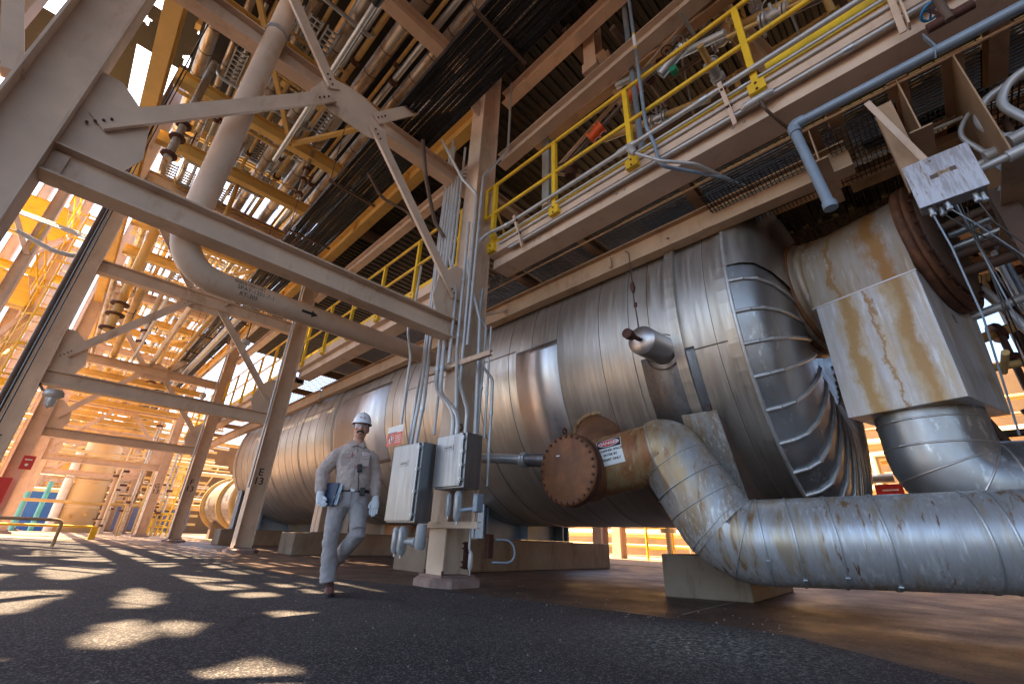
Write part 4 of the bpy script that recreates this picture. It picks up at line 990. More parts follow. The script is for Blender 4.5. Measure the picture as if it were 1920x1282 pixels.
# danger sign wrapped on the branch
def cylpatch(c, ax, r, s0, s1, p0, p1, nn=10):
    """patch on a pipe: s along axis, p = height angle; front normal = ax x z"""
    ax = Vector(ax).normalized(); zu = (Vector((0, 0, 1))-ax*ax.z).normalized(); nrm = ax.cross(zu)
    vs = []
    for i in range(nn+1):
        ph = p0+(p1-p0)*i/nn
        for s in (s0, s1): vs.append(Vector(c)+ax*s+(nrm*math.cos(ph)+zu*math.sin(ph))*r)
    return vs, [(2*i, 2*i+1, 2*i+3, 2*i+2) for i in range(nn)], nrm, zu
RP = .345; st = thing('danger_sign', tuple(TC+d1*.33+V(-.34, 0, 0)), 'white DANGER confined space sign stuck on the rust brown pipe', 'sign')
ph0 = R(16)
def sgn(name, mat, s0, s1, h0, h1, dr):
    b = MB(); vs, fs, _, _ = cylpatch(TC, d1, RP+dr, .36+s0, .36+s1, ph0+h0/RP, ph0+h1/RP); b.add(vs, fs, True); return b.build(name, mat, st)
sgn('panel', 'white', -.15, .15, -.17, .17, .004)
sgn('black_header', 'ink', -.143, .143, .035, .163, .0055)
_, _, nrm_, zu_ = cylpatch(TC, d1, 1, 0, 1, 0, 1)
def on(s, h, r): ph = ph0+h/RP; return TC+d1*(.36+s)+(nrm_*math.cos(ph)+zu_*math.sin(ph))*r
def ell(name, mat, a, h, dr):
    b = MB(); vs = [on(0, .10, RP+dr)]+[on(a*math.cos(2*PI*i/28), .10+h*math.sin(2*PI*i/28), RP+dr) for i in range(28)]
    b.add(vs, [(0, i+1, (i+1) % 28+1) for i in range(28)]); b.build(name, mat, st)
ell('white_oval', 'white', .128, .052, .0068); ell('red_oval', 'red', .120, .045, .008)
def stext(body, h, size, mat, dr, nm='lettering'):
    p = on(0, h, RP); ph = ph0+h/RP; yd = (-nrm_*math.sin(ph)+zu_*math.cos(ph))
    text(body, nm, mat, p, d1, yd, size, st, wrap=(TC, RP), depth=dr, bold=.0015)
stext('DANGER', .078, .062, 'white', .0098, 'danger_lettering')
stext('CONFINED SPACE', -.012, .037, 'ink', .006); stext('ENTER BY', -.066, .037, 'ink', .006); stext('PERMIT ONLY', -.120, .037, 'ink', .006)

t = thing('clad_pipe', (5.1, 1.8, .2), 'thick streaked aluminium clad pipe bending down and running along the ground to the right edge', 'pipe')
pth = fillet([P1-d1*.10, P1+d1*.05, P2, P3], .44, 7)
def rad(s): return .372 if s < .8 else .383
b = MB(); ds = 0; rs = []
for i, p in enumerate(pth):
    if i: ds += (p-pth[i-1]).length
    rs.append(.36 if i == 0 else .385 if ds < .3 else .402)
nup = next(i for i, p in enumerate(pth) if p.z < .80)
b.tube(pth[:nup+1], rs[:nup+1], 48, True); b.build('rusty_bend', 'pipe_rusty', t)
b = MB(); b.tube([pth[nup]-(pth[nup]-pth[nup-1])*.05]+pth[nup:], [.395]+[.395]*(len(pth)-nup), 48, True); b.build('horizontal_run', 'pipe_clad', t)
bands(pth, lambda s: .372 if s < .1 else .39 if s < .4 else .404, (.02, .30, .56, .80, 1.04, 1.30), 'galv', t, 'gore_seam', .010, .004, 48)
bands(pth, .397, (1.48, 1.74, 2.06, 2.42, 3.05, 3.2, 3.9), 'galv', t, 'strap_band', .022, .006, 48)
b = MB()
ds = [0]
for i in range(1, len(pth)): ds.append(ds[-1]+(pth[i]-pth[i-1]).length)
for s, an in ((1.48, -30), (1.74, -58), (2.06, -52), (2.42, -66)):
    for i in range(1, len(pth)):
        if ds[i] >= s: p = pth[i-1].lerp(pth[i], (s-ds[i-1])/(ds[i]-ds[i-1])); d = (pth[i]-pth[i-1]).normalized(); break
    nn_ = d.cross(V(0, 0, 1)).normalized(); uu = nn_.cross(d)
    c = p+(nn_*math.cos(R(an))+uu*math.sin(R(an)))*.407; tg = (-nn_*math.sin(R(an))+uu*math.cos(R(an)))
    b.bar(c-tg*.045, c+tg*.045, .034, .012, nn_*math.cos(R(an))+uu*math.sin(R(an)))
b.split('buckle', 'galv', t)
# thinner pipe with a coupling from the boxes to the tee
t = thing('flanged_pipe', (4.25, 4.3, 1.5), 'grey pipe with a bright flexible coupling ending at the blind flange', 'pipe')
b = MB(); b.tube([(4.34, 5.3, 1.70), (4.30, 4.08, 1.545)], .065, 16); b.build('pipe', 'galv', t)
b = MB(); b.tube([(4.345, 5.4, 1.705), (4.335, 4.80, 1.64)], .072, 16); b.build('painted_end', 'steel', t)
b = MB(); b.cyl((4.30, 4.10, 1.547), (4.297, 4.06, 1.543), .10, 16, smooth=False); b.cyl((4.297, 4.05, 1.542), (4.294, 4.01, 1.538), .10, 16, smooth=False); b.bolts((4.30, 4.11, 1.548), (0, 1, .1), .082, 8, .011, .02); b.split('flange_piece', 'galv', t)
b = MB(); pts = []; rs = []
for i in range(17): f = i/16; pts.append(V(4.294, 4.0, 1.537).lerp(V(4.29, 3.66, 1.50), f)); rs.append(.083+(.006 if i % 2 else 0))
b.tube(pts, rs, 18); b.build('bellows', 'stainless', t)

# ================================================================== junction boxes, struts and conduits on the front column
def ebox(x0, x1, y0, y1, z0, z1, label, latches=True, plate=True):
    """stainless enclosure whose door faces -X"""
    t = thing('junction_box', ((x0+x1)/2, (y0+y1)/2, z0), label, 'junction box', 'stainless junction boxes on the front column')
    b = MB(); b.box((x0+.03, y0, z0), (x1, y1, z1)); b.build('enclosure', 'stainless', t, bevel=.006)
    b = MB(); b.box((x0, y0+.05, z0+.02), (x0+.029, y1-.004, z1-.006)); d = b.build('door', 'stainless', t, bevel=.005)
    b = MB(); b.cyl((x0-.004, y0+.032, z0+.05), (x0-.004, y0+.032, z1-.04), .007, 8)
    n = 4
    for i in range(n):
        z = z0+.09+(z1-z0-.16)*i/(n-1); b.box((x0-.012, y0+.012, z-.018), (x0+.029, y0+.052, z+.018)); b.cyl((x0-.02, y0+.035, z), (x0-.006, y0+.035, z), .012, 8)
    b.split('latch', 'galv', t)
    zc = z1-.26*(z1-z0); yc = (y0+y1)/2+.03
    b = MB(); b.box((x0-.004, yc-.10, zc-.035), (x0-.001, yc+.10, zc+.035)); b.build('name_plate', 'stainless', d)
    b = MB()
    for i in range(6): b.box((x0-.0055, yc-.075+.026*i, zc-.008), (x0-.0045, yc-.058+.026*i, zc+.010))
    b.box((x0-.0055, yc-.092, zc+.022), (x0-.0045, yc+.092, zc+.025)); b.box((x0-.0055, yc-.092, zc-.026), (x0-.0045, yc+.092, zc-.023)); b.build('engraving', 'steel_dark', d)
    return t
ebox(3.10, 3.34, 4.76, 5.41, .71, 1.67, 'larger stainless junction box between the man and the front column')
ebox(3.30, 3.58, 4.13, 4.70, 1.10, 1.75, 'smaller stainless junction box mounted right on the front column')
def strut(a, b_, label, w_=.06, h=.075):
    b = MB(); b.channel(a, b_, h, w_, .008, (0, 0, 1), 1); return b.build('mounting_strut', 'steel', label=label, cat='strut', group='painted struts on the front column')
strut((3.66, 5.45, .71), (3.66, 4.22, .71), 'lower pale strut across the column under the boxes')
strut((3.62, 5.75, 2.955), (3.62, 4.13, 2.91), 'upper pale strut clamping the conduits above the boxes')
strut((3.62, 5.80, 6.60), (3.62, 5.26, 6.56), 'small strut clamping the conduit bundle near the upper beam')
b = MB(); b.channel((3.66, 4.30, .75), (3.66, 4.30, 1.75), .05, .05, .007, (0, 1, 0), 1); b.build('mounting_strut', 'steel', label='short upright strut right of the smaller junction box', cat='strut', group='painted struts on the front column')
def conduit(pts, r, label, mat='galv_paint', fr=.25, cps=(), grp='grey conduits on the front column'):
    t = thing('conduit', tuple(pts[-1]), label, 'conduit', grp); p = fillet(pts, fr)
    b = MB(); b.tube(p, r, 12); b.build('tube', mat, t)
    if cps:
        b = MB()
        for z in cps:
            for i in range(len(p)-1):
                if min(p[i].z, p[i+1].z) <= z <= max(p[i].z, p[i+1].z) and abs(p[i].z-p[i+1].z) > 1e-4:
                    f = (z-p[i].z)/(p[i+1].z-p[i].z); q = p[i].lerp(p[i+1], f); d = (p[i+1]-p[i]).normalized(); b.cyl(q-d*.03, q+d*.03, r*1.3, 12); break
        b.split('coupling', 'galv', t)
    return t
tops = [5.66, 5.57, 5.47, 5.38, 5.29]
conduit([(3.57, tops[0], 8.2), (3.57, tops[0], 3.4), (3.30, 5.24, 2.5), (3.24, 5.24, 1.66)], .026, 'leftmost conduit of the bundle, entering the larger box', cps=(5.2, 3.9), fr=.4)
conduit([(3.57, tops[1], 7.9), (3.57, tops[1], 3.3), (3.30, 5.12, 2.4), (3.24, 5.12, 1.66)], .026, 'second conduit of the bundle, entering the larger box', cps=(5.5, 3.9, 2.2), fr=.4)
conduit([(3.9, tops[2], 7.2), (3.57, tops[2], 6.95), (3.57, tops[2], 4.9), (3.55, 5.30, 4.5), (3.55, 5.25, 2.6), (3.47, 4.62, 2.1), (3.47, 4.62, 1.74)], .032, 'thick middle conduit curving into the smaller box', cps=(6.2, 5.2, 2.9), fr=.35)
conduit([(3.9, tops[3], 7.25), (3.57, tops[3], 7.0), (3.57, tops[3], 4.6), (3.55, 5.17, 4.3), (3.55, 5.12, 2.5), (3.47, 4.52, 2.05), (3.47, 4.52, 1.74)], .032, 'thick right conduit curving into the smaller box', cps=(6.2, 4.9, 2.9), fr=.35)
conduit([(3.9, tops[4], 7.3), (3.57, tops[4], 7.05), (3.57, tops[4], 5.0), (3.57, 5.0, 4.2), (3.57, 5.0, 2.95)], .028, 'rightmost conduit of the upper bundle', cps=(6.0, 5.0), fr=.35)
conduit([(2.95, 5.05, 7.15), (3.45, 5.0, 6.55), (3.66, 4.80, 6.2), (3.66, 4.80, 3.0), (3.66, 4.80, 2.6), (3.50, 4.38, 2.1), (3.50, 4.38, 1.74)], .026, 'slender conduit running down the face of the front column into the smaller box', cps=(5.0, 2.9), fr=.2)
conduit([(4.2, 4.62, 9.6), (4.2, 4.62, 7.6), (3.70, 4.70, 6.6), (3.67, 4.72, 3.2)], .025, 'thin conduit bending beside the front column above the handrail', cps=(7.7, 5.5), fr=.25)
conduit([(3.58, 5.20, 7.6), (3.58, 5.20, 1.9)], .022, 'straight pale conduit nearest the flange of the front column', cps=(6.4, 4.6, 3.3))
conduit([(3.58, 5.74, 8.0), (3.58, 5.74, 3.2), (3.32, 5.38, 2.4), (3.30, 5.38, 1.66)], .022, 'outermost straight conduit at the left of the bundle', cps=(6.8, 4.4), fr=.3)
conduit([(3.62, 4.90, 5.6), (3.62, 4.90, 3.2), (3.55, 4.70, 2.3), (3.53, 4.64, 1.74)], .026, 'pale conduit on the left flange of the front column', cps=(4.4, 3.4), fr=.3)
conduit([(3.98, 4.74, 3.0), (4.03, 4.50, 2.7), (4.03, 4.50, 1.2)], .022, 'conduit bending beside the smaller box', cps=(2.2,), fr=.15)
conduit([(3.95, 4.80, 4.35), (3.93, 4.80, 3.85), (4.0, 4.70, 3.6), (3.98, 4.72, 1.85)], .026, 'conduit in the hollow of the front column', cps=(4.25, 2.6), fr=.1)
conduit([(4.02, 4.6, 3.6), (4.02, 4.6, 1.85)], .018, 'short conduit right of the column hollow', cps=(2.5,))
conduit([(3.3, 5.75, 4.9), (3.2, 5.6, 3.95), (3.12, 5.58, 3.80), (3.15, 5.6, 3.5), (3.26, 5.6, 3.1), (3.25, 5.58, 1.98)], .020, 'lone pale conduit coming down beside the no entry sign', cps=(3.3,), fr=.12)
conduit([(2.6, 5.1, 6.9), (2.9, 5.3, 6.3), (3.3, 5.5, 5.75), (3.5, 5.45, 5.5)], .035, 'dark flexible conduit sagging from the cable tray to the column', 'steel_dark', .35)
conduit([(2.3, 6.5, 6.9), (2.7, 6.6, 6.6), (3.2, 6.4, 6.45), (3.6, 6.2, 5.9)], .03, 'dark flexible conduit behind the upper beam', 'steel_dark', .35)
for k, y in enumerate((13.95, 22.95)):
    conduit([(3.62, y-.3, 9), (3.62, y-.3, 1.6)], .03, 'conduit running up column %s 13' % 'EF'[k], cps=(6, 4), grp='conduits on the farther columns')
def sealfit(x, y, z0, z1, r, label):
    t = thing('conduit_fitting', (x, y, z0), label, 'conduit fitting', 'oval conduit fittings under the boxes')
    b = MB(); h = z1-z0; b.tube([(x, y, z0), (x, y, z0+.08*h), (x, y, z0+.2*h), (x, y, z0+.8*h), (x, y, z0+.92*h), (x, y, z1)], [r*.45, r*.85, r, r, r*.92, r*.6], 16); b.build('body', 'fitting', t)
    b = MB(); b.tube([(x-r*.62, y-r*.42, z0+.16*h), (x-r*.66, y-r*.45, z0+.24*h), (x-r*.66, y-r*.45, z0+.76*h), (x-r*.62, y-r*.42, z0+.84*h)], [r*.25, r*.5, r*.5, r*.25], 10); b.build('cover', 'galv_paint', t)
    b = MB(); b.cyl((x, y, z0-.035), (x, y, z0), r*.28, 8); b.build('drain_plug', 'galv', t)
sealfit(3.19, 5.20, .36, .66, .056, 'left oval conduit fitting hanging under the larger box'); sealfit(3.19, 5.06, .35, .67, .058, 'right oval conduit fitting hanging under the larger box')
sealfit(3.44, 4.52, .80, 1.06, .036, 'slim conduit fitting under the smaller box'); sealfit(3.44, 4.34, .74, 1.08, .052, 'fatter conduit fitting under the smaller box')
t = thing('conduit_fitting', (3.25, 4.8, .45), 'round grey elbow body right of the two hanging fittings', 'conduit fitting', 'oval conduit fittings under the boxes')
b = MB(); b.tube([(3.20, 5.02, .50), (3.22, 4.86, .50)], .035, 12); b.cyl((3.22, 4.80, .50), (3.22, 4.86, .50), .05, 14); b.tube([(3.25, 4.76, .42), (3.25, 4.76, .46), (3.25, 4.76, .62), (3.25, 4.76, .70)], [.05, .068, .068, .06], 16); b.build('body', 'fitting', t)
t = thing('conduit_fitting', (3.5, 4.1, .8), 'square grey fitting right of the smaller box bottom', 'conduit fitting', 'oval conduit fittings under the boxes')
b = MB(); b.box((3.46, 4.02, .84), (3.56, 4.10, 1.04)); b.tube([(3.46, 4.32, .86), (3.50, 4.08, .88)], .026, 10); b.build('body', 'bluegrey', t, bevel=.012)
t = thing('conduit', (3.95, 4.6, .2), 'thin conduit with a seal fitting beside the column foot', 'conduit', 'grey conduits on the front column')
b = MB(); b.tube([(3.93, 4.66, .70), (3.93, 4.66, .45), (3.92, 4.62, .40)], .016, 10); b.tube([(3.92, 4.61, .42), (3.92, 4.61, .38), (3.92, 4.61, .24), (3.92, 4.61, .20)], [.015, .030, .030, .015], 12); b.cyl((3.92, 4.61, .15), (3.92, 4.61, .20), .01, 8); b.build('tube', 'galv_paint', t)
t = thing('terminal_strip', (4.15, 4.5, .3), 'small dark switch box with a looped blue cable by the column foot', 'switch box')
b = MB(); b.box((4.08, 4.46, .34), (4.16, 4.53, .62)); b.build('box', 'rust_dark', t); b = MB(); b.tube(fillet([(4.16, 4.42, .56), (4.30, 4.25, .56), (4.34, 4.22, .30), (4.12, 4.42, .30)], .12), .013, 10); b.build('cable', 'bluegrey', t)
b = MB()
for z in (.22, .28, .44, .50): b.cyl((4.0, 4.88, z), (4.0, 4.80, z), .012, 6)
b.box((4.02, 4.84, .2), (4.10, 4.88, .52)); b.build('stud_bracket', 'rust_dark', label='rusty bracket with four studs on the edge of the column foot', cat='bracket')

# red and white no entry sign
t = thing('no_entry_sign', (3.1, 5.5, 1.7), 'red and white no entry notice hanging above the larger junction box', 'sign')
def sq(x, y0, y1, z0, z1, nm, mt, sk=0.0):
    b = MB(); b.add([(x, y0, z0), (x, y1, z0), (x, y1, z1), (x, y0, z1)], [(0, 1, 2, 3)]); return b.build(nm, mt, t)
b = MB(); b.box((3.10, 5.25, 1.695), (3.104, 5.65, 1.97)); b.build('panel', 'white', t)
sq(3.0985, 5.25, 5.65, 1.695, 1.87, 'red_field', simple('sun_faded_red', (.62, .10, .06), .5)); sq(3.0975, 5.40, 5.64, 1.872, 1.882, 'black_line', 'ink')
b = MB(); n = 24
b.add([(3.0965, 5.54, 1.785)]+[(3.0965, 5.54+.075*math.cos(2*PI*i/n), 1.785+.068*math.sin(2*PI*i/n)) for i in range(n)], [(0, i+1, (i+1) % n+1) for i in range(n)]); b.build('white_disc', 'white', t)
b = MB(); b.torus((3.095, 5.54, 1.785), (1, 0, 0), .058, .006, 24, 5); b.bar((3.0955, 5.585, 1.825), (3.0955, 5.495, 1.745), .004, .012); b.build('prohibition_ring', 'red', t)
b = MB(); b.box((3.0945, 5.53, 1.745), (3.0955, 5.55, 1.805)); b.cyl((3.0945, 5.54, 1.818), (3.0955, 5.54, 1.818), .012, 10); b.build('pictogram', 'ink', t)
b = MB()
for i in range(4): b.box((3.0965, 5.28, 1.73+.03*i), (3.0975, 5.43, 1.738+.03*i))
for i in range(2): b.box((3.0965, 5.30, 1.90+.03*i), (3.0975, 5.60, 1.906+.03*i))
b.build('print_lines', 'white', t)

# caged lamps
def lamp(p, label, s=1.0, arm=None):
    x, y, z = p; t = thing('caged_lamp', (x, y, z-.25*s), label, 'lamp', 'explosion proof lamps')
    b = MB(); b.lathe([(.0, .14), (.12, .13), (.17, .08), (.18, .0), (.15, -.03), (.10, -.05), (.0, -.05)], p, (0, 0, s), 20) if s == 1 else b.lathe([(.0, .14*s), (.12*s, .13*s), (.17*s, .08*s), (.18*s, 0), (.15*s, -.03*s), (.10*s, -.05*s), (.0, -.05*s)], p, (0, 0, 1), 20)
    b.build('housing', 'galv_paint', t)
    b = MB(); b.lathe([(.085*s, -.05*s), (.09*s, -.12*s), (.07*s, -.22*s), (.03*s, -.26*s), (.0, -.265*s)], p, (0, 0, 1), 16); b.build('globe', 'glass', t)
    b = MB()
    for k in range(4):
        a = k*PI/4; d = V(math.cos(a), math.sin(a), 0)*.10*s; b.tube([V(*p)+d+V(0, 0, -.04*s), V(*p)+d*.95+V(0, 0, -.2*s), V(*p)+V(0, 0, -.285*s), V(*p)-d*.95+V(0, 0, -.2*s), V(*p)-d+V(0, 0, -.04*s)], .005*s, 5)
    b.build('guard', 'galv', t)
    if arm: b = MB(); b.tube(arm, .025*s, 8); b.build('arm', 'steel_dark', t)
lamp((-.70, 13.70, 3.10), 'grey caged lamp bracketed on column E 4 at the left', 1.0, [(-1.0, 13.9, 3.35), (-.9, 13.75, 3.2), (-.75, 13.7, 3.15)])
lamp((2.60, 14.1, 5.62), 'small caged lamp beside the right brace of the second frame', .8, [(2.60, 14.1, 5.7), (2.6, 14.1, 6.3)])
lamp((3.3, 23.0, 5.9), 'tiny caged lamp beside the third frame', .8, [(3.3, 23, 6.0), (3.3, 23, 6.3)])

# ================================================================== stained box, conduits, beams at the upper right
BX = 4.30
t = thing('junction_box', (BX+.1, -.55, 3.2), 'stained white square junction box tilted at the upper right with cables below', 'junction box')
b = MB(); b.box((BX+.012, -.765, 3.185), (BX+.16, -.375, 3.61)); b.build('enclosure', 'stainless', t, bevel=.006)
b = MB(); b.box((BX, -.775, 3.175), (BX+.011, -.368, 3.62)); b.build('lid', 'boxstain', t)
b = MB(); b.box((BX-.003, -.55, 3.40), (BX-.0005, -.50, 3.44)); b.box((BX-.003, -.66, 3.41), (BX-.0005, -.62, 3.45)); b.cyl((BX-.003, -.54, 3.58), (BX, -.54, 3.58), .008, 8); b.build('label_remnants', 'steel_dark', t)
b = MB(); b.prism([V(BX-.0025, -.60, 3.415), V(BX-.0025, -.52, 3.42), V(BX-.0025, -.54, 3.45), V(BX-.0025, -.62, 3.445)], (.0015, 0, 0)); b.build('peeled_tape', 'nozzle', t)
for k, (y, x) in enumerate(((-.43, .06), (-.49, .10), (-.53, .05), (-.69, .07), (-.73, .10))):
    b = MB(); b.cyl((BX+x, y, 3.12), (BX+x, y, 3.184), .017, 10); b.cyl((BX+x, y, 3.10), (BX+x, y, 3.12), .022, 6, smooth=False); b.build('cable_gland', 'galv', t)
for k, (pts, r) in enumerate((([(BX+.06, -.43, 3.11), (4.40, -.45, 2.8), (4.48, -.45, 2.2), (4.9, -.40, 1.4)], .007), ([(BX+.10, -.49, 3.11), (4.45, -.6, 2.9), (4.6, -.75, 2.75), (4.8, -.9, 2.3)], .006), ([(BX+.05, -.53, 3.11), (4.40, -.62, 2.95), (4.6, -.80, 2.65), (4.75, -.95, 2.2)], .005), ([(BX+.08, -.69, 3.11), (4.42, -.72, 2.9), (4.5, -.85, 2.6)], .005))):
    b = MB(); b.tube(fillet(pts, .2), r, 8); b.build('cable', 'bluegrey' if k % 2 == 0 else 'black', label='cable hanging below the stained box, %s from the left' % NUM[k], cat='cable', group='cables from the stained box')
# blue grey pipe parallel to the walkway then dropping
t = thing('blue_grey_pipe', (3.7, .2, 3.1), 'blue grey pipe running under the walkway edge to an elbow and dropping down', 'pipe')
b = MB(); b.tube(fillet([(3.68, -4, 4.06), (3.7, .22, 4.10), (3.71, .15, 3.12)], .06), .040, 16); b.build('run', 'bluegrey', t)
b = MB(); b.tube(fillet([(3.7, .12, 4.10), (3.7, .22, 4.10), (3.70, .21, 4.0)], .06), .050, 14); b.cyl((3.71, .15, 3.10), (3.71, .15, 3.16), .052, 12); b.split('pipe_fitting', 'bluegrey', t)
b = MB(); b.bar((3.74, -.78, 4.12), (4.0, -.80, 4.6), .05, .012, (0, 1, 0)); b.tube([(3.7, -.74, 4.03), (3.64, -.75, 4.08), (3.70, -.76, 4.14), (3.76, -.75, 4.08)], .006, 6); b.build('hanger', 'bluegrey', t)
t = thing('valve', (4.0, -1.0, 4.7), 'valve with a bright blue handwheel at the top right', 'valve')
c = V(3.98, -.905, 4.80); ax = V(.25, .25, 1).normalized()
b = MB(); b.torus(c, ax, .070, .011, 20, 8); d_, s_, u_ = basis(ax)
for k in range(3): a = k*2*PI/3; b.bar(c, c+(s_*math.cos(a)+u_*math.sin(a))*.07, .014, .010, ax)
b.build('handwheel', 'blue', t)
b = MB(); b.cyl(c+ax*.03, c-ax*.16, .014, 8); b.tube([c-ax*.10, c-ax*.15, c-ax*.24], [.02, .045, .05], 12); b.cyl(c-ax*.24+V(-.0, -.14, 0), c-ax*.24+V(0, .14, 0), .042, 12); b.build('body', 'rust_dark', t)
b = MB(); b.tube([(3.90, -.95, 4.52), (3.9, -.95, 5.9)], .03, 10); b.build('riser_pipe', 'steel_dark', label='dark riser pipe at the blue wheel valve', cat='pipe')
b = MB(); b.bar((3.99, -.76, 4.78), (3.99, -.80, 5.35), .09, .014, (0, 1, 0)); b.bar((4.015, -.715, 4.78), (4.015, -.755, 5.35), .012, .05, (0, 1, 0)); b.build('angle_post', 'steel', label='painted angle post bolted in front of the walkway beam near the blue wheel', cat='post')
# deep brown cross girders and hangers under the platform at the right
for k, (y, z0, z1, x0, x1) in enumerate(((.15, 4.35, 4.85, 4.62, 5.5), (-.62, 4.15, 4.85, 4.58, 6.2), (-1.02, 3.5, 4.85, 4.6, 6.4))):
    b = MB(); b.ibeam((x0, y, (z0+z1)/2), (x1, y, (z0+z1)/2), z1-z0, .16, .016, .012); b.build('steel_beam', 'steel_old', label='deep brown cross girder under the platform, %s from the left' % NUM[k], cat='beam', group='deep cross girders at the right')
b = MB(); b.ibeam((5.75, -3.0, 4.75), (5.75, -.02, 4.75), .2, .2, .016, .012); b.build('steel_beam', 'steel_old', label='brown beam behind the stained box', cat='beam', group='deep cross girders at the right')
b = MB(); b.ibeam((4.62, -.45, 3.6), (4.62, -.45, 4.6), .14, .14, .012, .01, (1, 0, 0)); b.build('hanger_post', 'steel_old', label='brown hanger post left of the stained box', cat='post')
b = MB(); b.bar((4.42, -.35, 4.6), (4.46, -.56, 3.6), .05, .012, (1, 0, 0)); b.build('hanger_strap', 'steel', label='strap holding the stained box from above', cat='bracket')
def wiregrid(x0, x1, y0, y1, z, label, p=.045):
    t = thing('grating_panel', ((x0+x1)/2, (y0+y1)/2, z), label, 'grating', 'open gratings at the right')
    b = MB(); y = y0
    while y < y1: b.box((x0, y, z), (x1, y+.007, z+.02)); y += p
    b.build('bearing_bars', 'dark', t); b = MB(); x = x0
    while x < x1: b.box((x, y0, z+.021), (x+.009, y1, z+.029)); x += p*1.9
    b.build('cross_bars', 'dark', t)
for k, (x0, x1, y0, y1, z) in enumerate(((4.62, 5.55, .25, 1.4, 4.60), (4.62, 5.6, -.55, .05, 4.62), (4.9, 6.2, -2.4, -1.1, 4.5), (6.0, 8.4, -2.2, 1.2, 5.4))):
    wiregrid(x0, x1, y0, y1, z, 'dark open grating under the right hand platform, %s patch' % NUM[k])
# fat conduits with pulling elbows at the far upper right
for k, (dy, r, x) in enumerate(((0, .022, 5.05), (-.16, .035, 4.95), (-.36, .035, 4.85))):
    t = thing('conduit', (x, -1-dy, 3.7), 'grey conduit with a bulky elbow right of the stained box, %s of three' % NUM[k], 'conduit', 'elbowed conduits at upper right')
    y = -.88+dy*.75
    b = MB(); b.tube(fillet([(x, y-.75, 4.65), (x, y-.12, 4.45), (x, y+.0, 4.25), (x, y-.10, 3.95)], .22), r, 12); b.build('tube', 'galv_paint', t)
    b = MB(); b.tube([(x, y-.11, 3.97), (x, y-.11, 3.86)], r*1.5, 10); b.tube([(x, y-.14, 3.88), (x, y+.06, 3.84)], r*1.6, 12); b.build('elbow', 'galv_paint', t)
b = MB(); b.cyl((4.45, -.78, 3.42), (4.45, -1.05, 3.46), .03, 12); b.cyl((4.45, -.95, 3.44), (4.45, -1.2, 3.48), .048, 12); b.build('conduit_nipple', 'galv_paint', label='short fat conduit entering the side of the stained box', cat='conduit')
# brown tubing along the underside
for k, (pts, r, m_) in enumerate((([(4.62, -3, 4.82), (4.62, 6.5, 4.84)], .018, 'steel_old'), ([(5.50, -3, 4.84), (5.50, 13.5, 4.84)], .022, 'steel_old'), ([(5.3, -2, 4.62), (5.3, 1.8, 4.66)], .02, 'galv_paint'))):
    b = MB(); b.tube(pts, r, 10); b.build('tubing', m_, label='thin brown tube running under the walkway, %s from the left' % NUM[k], cat='pipe', group='tubes under the walkway')
b = MB(); b.tube(fillet([(5.5, 2.7, 4.84), (5.2, 2.2, 4.7), (4.95, 2.0, 4.5)], .05), .012, 8); b.build('tubing', 'steel_dark', label='short dark tube stub poking below the walkway', cat='pipe')
b = MB(); b.bar((5.55, 3.35, 4.80), (4.95, 2.95, 4.45), .03, .03); b.bar((4.95, 2.95, 4.45), (4.95, 2.95, 4.62), .03, .03); b.build('angle_hook', 'steel_old', label='angle iron hook hanging below the walkway near the hanging rod', cat='bracket')
b = MB(); b.bar((4.2, 5.35, 4.1), (5.5, 5.35, 4.86), .05, .05); b.build('knee_brace', 'steel', label='pale knee brace from the front column up to the walkway beam', cat='brace')

# bracing, cables and frames at the far right edge
def bit(pts, r, mat, label, nm='pipe', cat='pipe', grp='clutter of small pipes at the right edge', n=8):
    b = MB(); b.tube(pts, r, n); return b.build(nm, mat, label=label, cat=cat, group=grp)
t = thing('end_frame', (5.6, -1.1, 0), 'dark steel support frame with a pale diagonal at the right edge', 'frame')
b = MB(); b.ibeam((5.35, -.98, 0.0), (5.35, -.98, 3.7), .14, .14, .012, .01, (1, 0, 0)); b.ibeam((6.4, -1.9, 0.0), (6.4, -1.9, 6), .2, .2, .012, .01, (1, 0, 0)); b.build('posts', 'steel_dark', t)
b = MB(); b.bar((5.34, -.93, 3.2), (6.2, -1.55, 2.2), .012, .12); b.build('diagonal', 'bluegrey', t)
b = MB(); b.bar((5.0, -.98, 3.72), (5.0, -2.2, 4.0), .012, .12, (0, 0, 1)); b.bar((5.2, -.98, 3.66), (5.2, -1.9, 3.1), .012, .10); b.build('upper_plate', 'bluegrey', t)
b = MB(); b.box((5.1, -1.55, 3.55), (5.3, -1.42, 3.8)); b.build('yellow_sign', 'yellow', label='bright yellow plate at the right edge', cat='sign')
rr = random.Random(5)
for k, (x, y, z) in enumerate(sorted([(rr.uniform(5.4, 7.4), rr.uniform(-2.2, -.2), rr.uniform(2.0, 4.0)) for _ in range(16)], key=scrx)):
    L = rr.uniform(.5, 1.8)
    d = rr.choice(((0, -1, .02), (1, 0, 0), (0, 0, 1), (.3, -.9, .2), (0, 0, 1)))
    bit([(x, y, z), V(x, y, z)+V(*d)*L], rr.choice((.015, .03, .045)), rr.choice(('steel_dark', 'galv_paint', 'plant', 'bluegrey')), 'small pipe in the dark clutter right of the drum, %s from the left' % NUM[k])
for k in range(4):
    x = 4.9+.18*k; bit(fillet([(x, -.62-.05*k, 3.7), (x+.15, -.7, 2.6), (x+.5, -.8+.04*k, 1.9), (x+.6, -.6, 1.2)], .3), .006, ('black', 'bluegrey', 'black')[k % 3], 'black cable sagging past the boxy duct, %s from the left' % NUM[k], 'cable', 'cable', 'cables hanging at the right edge')
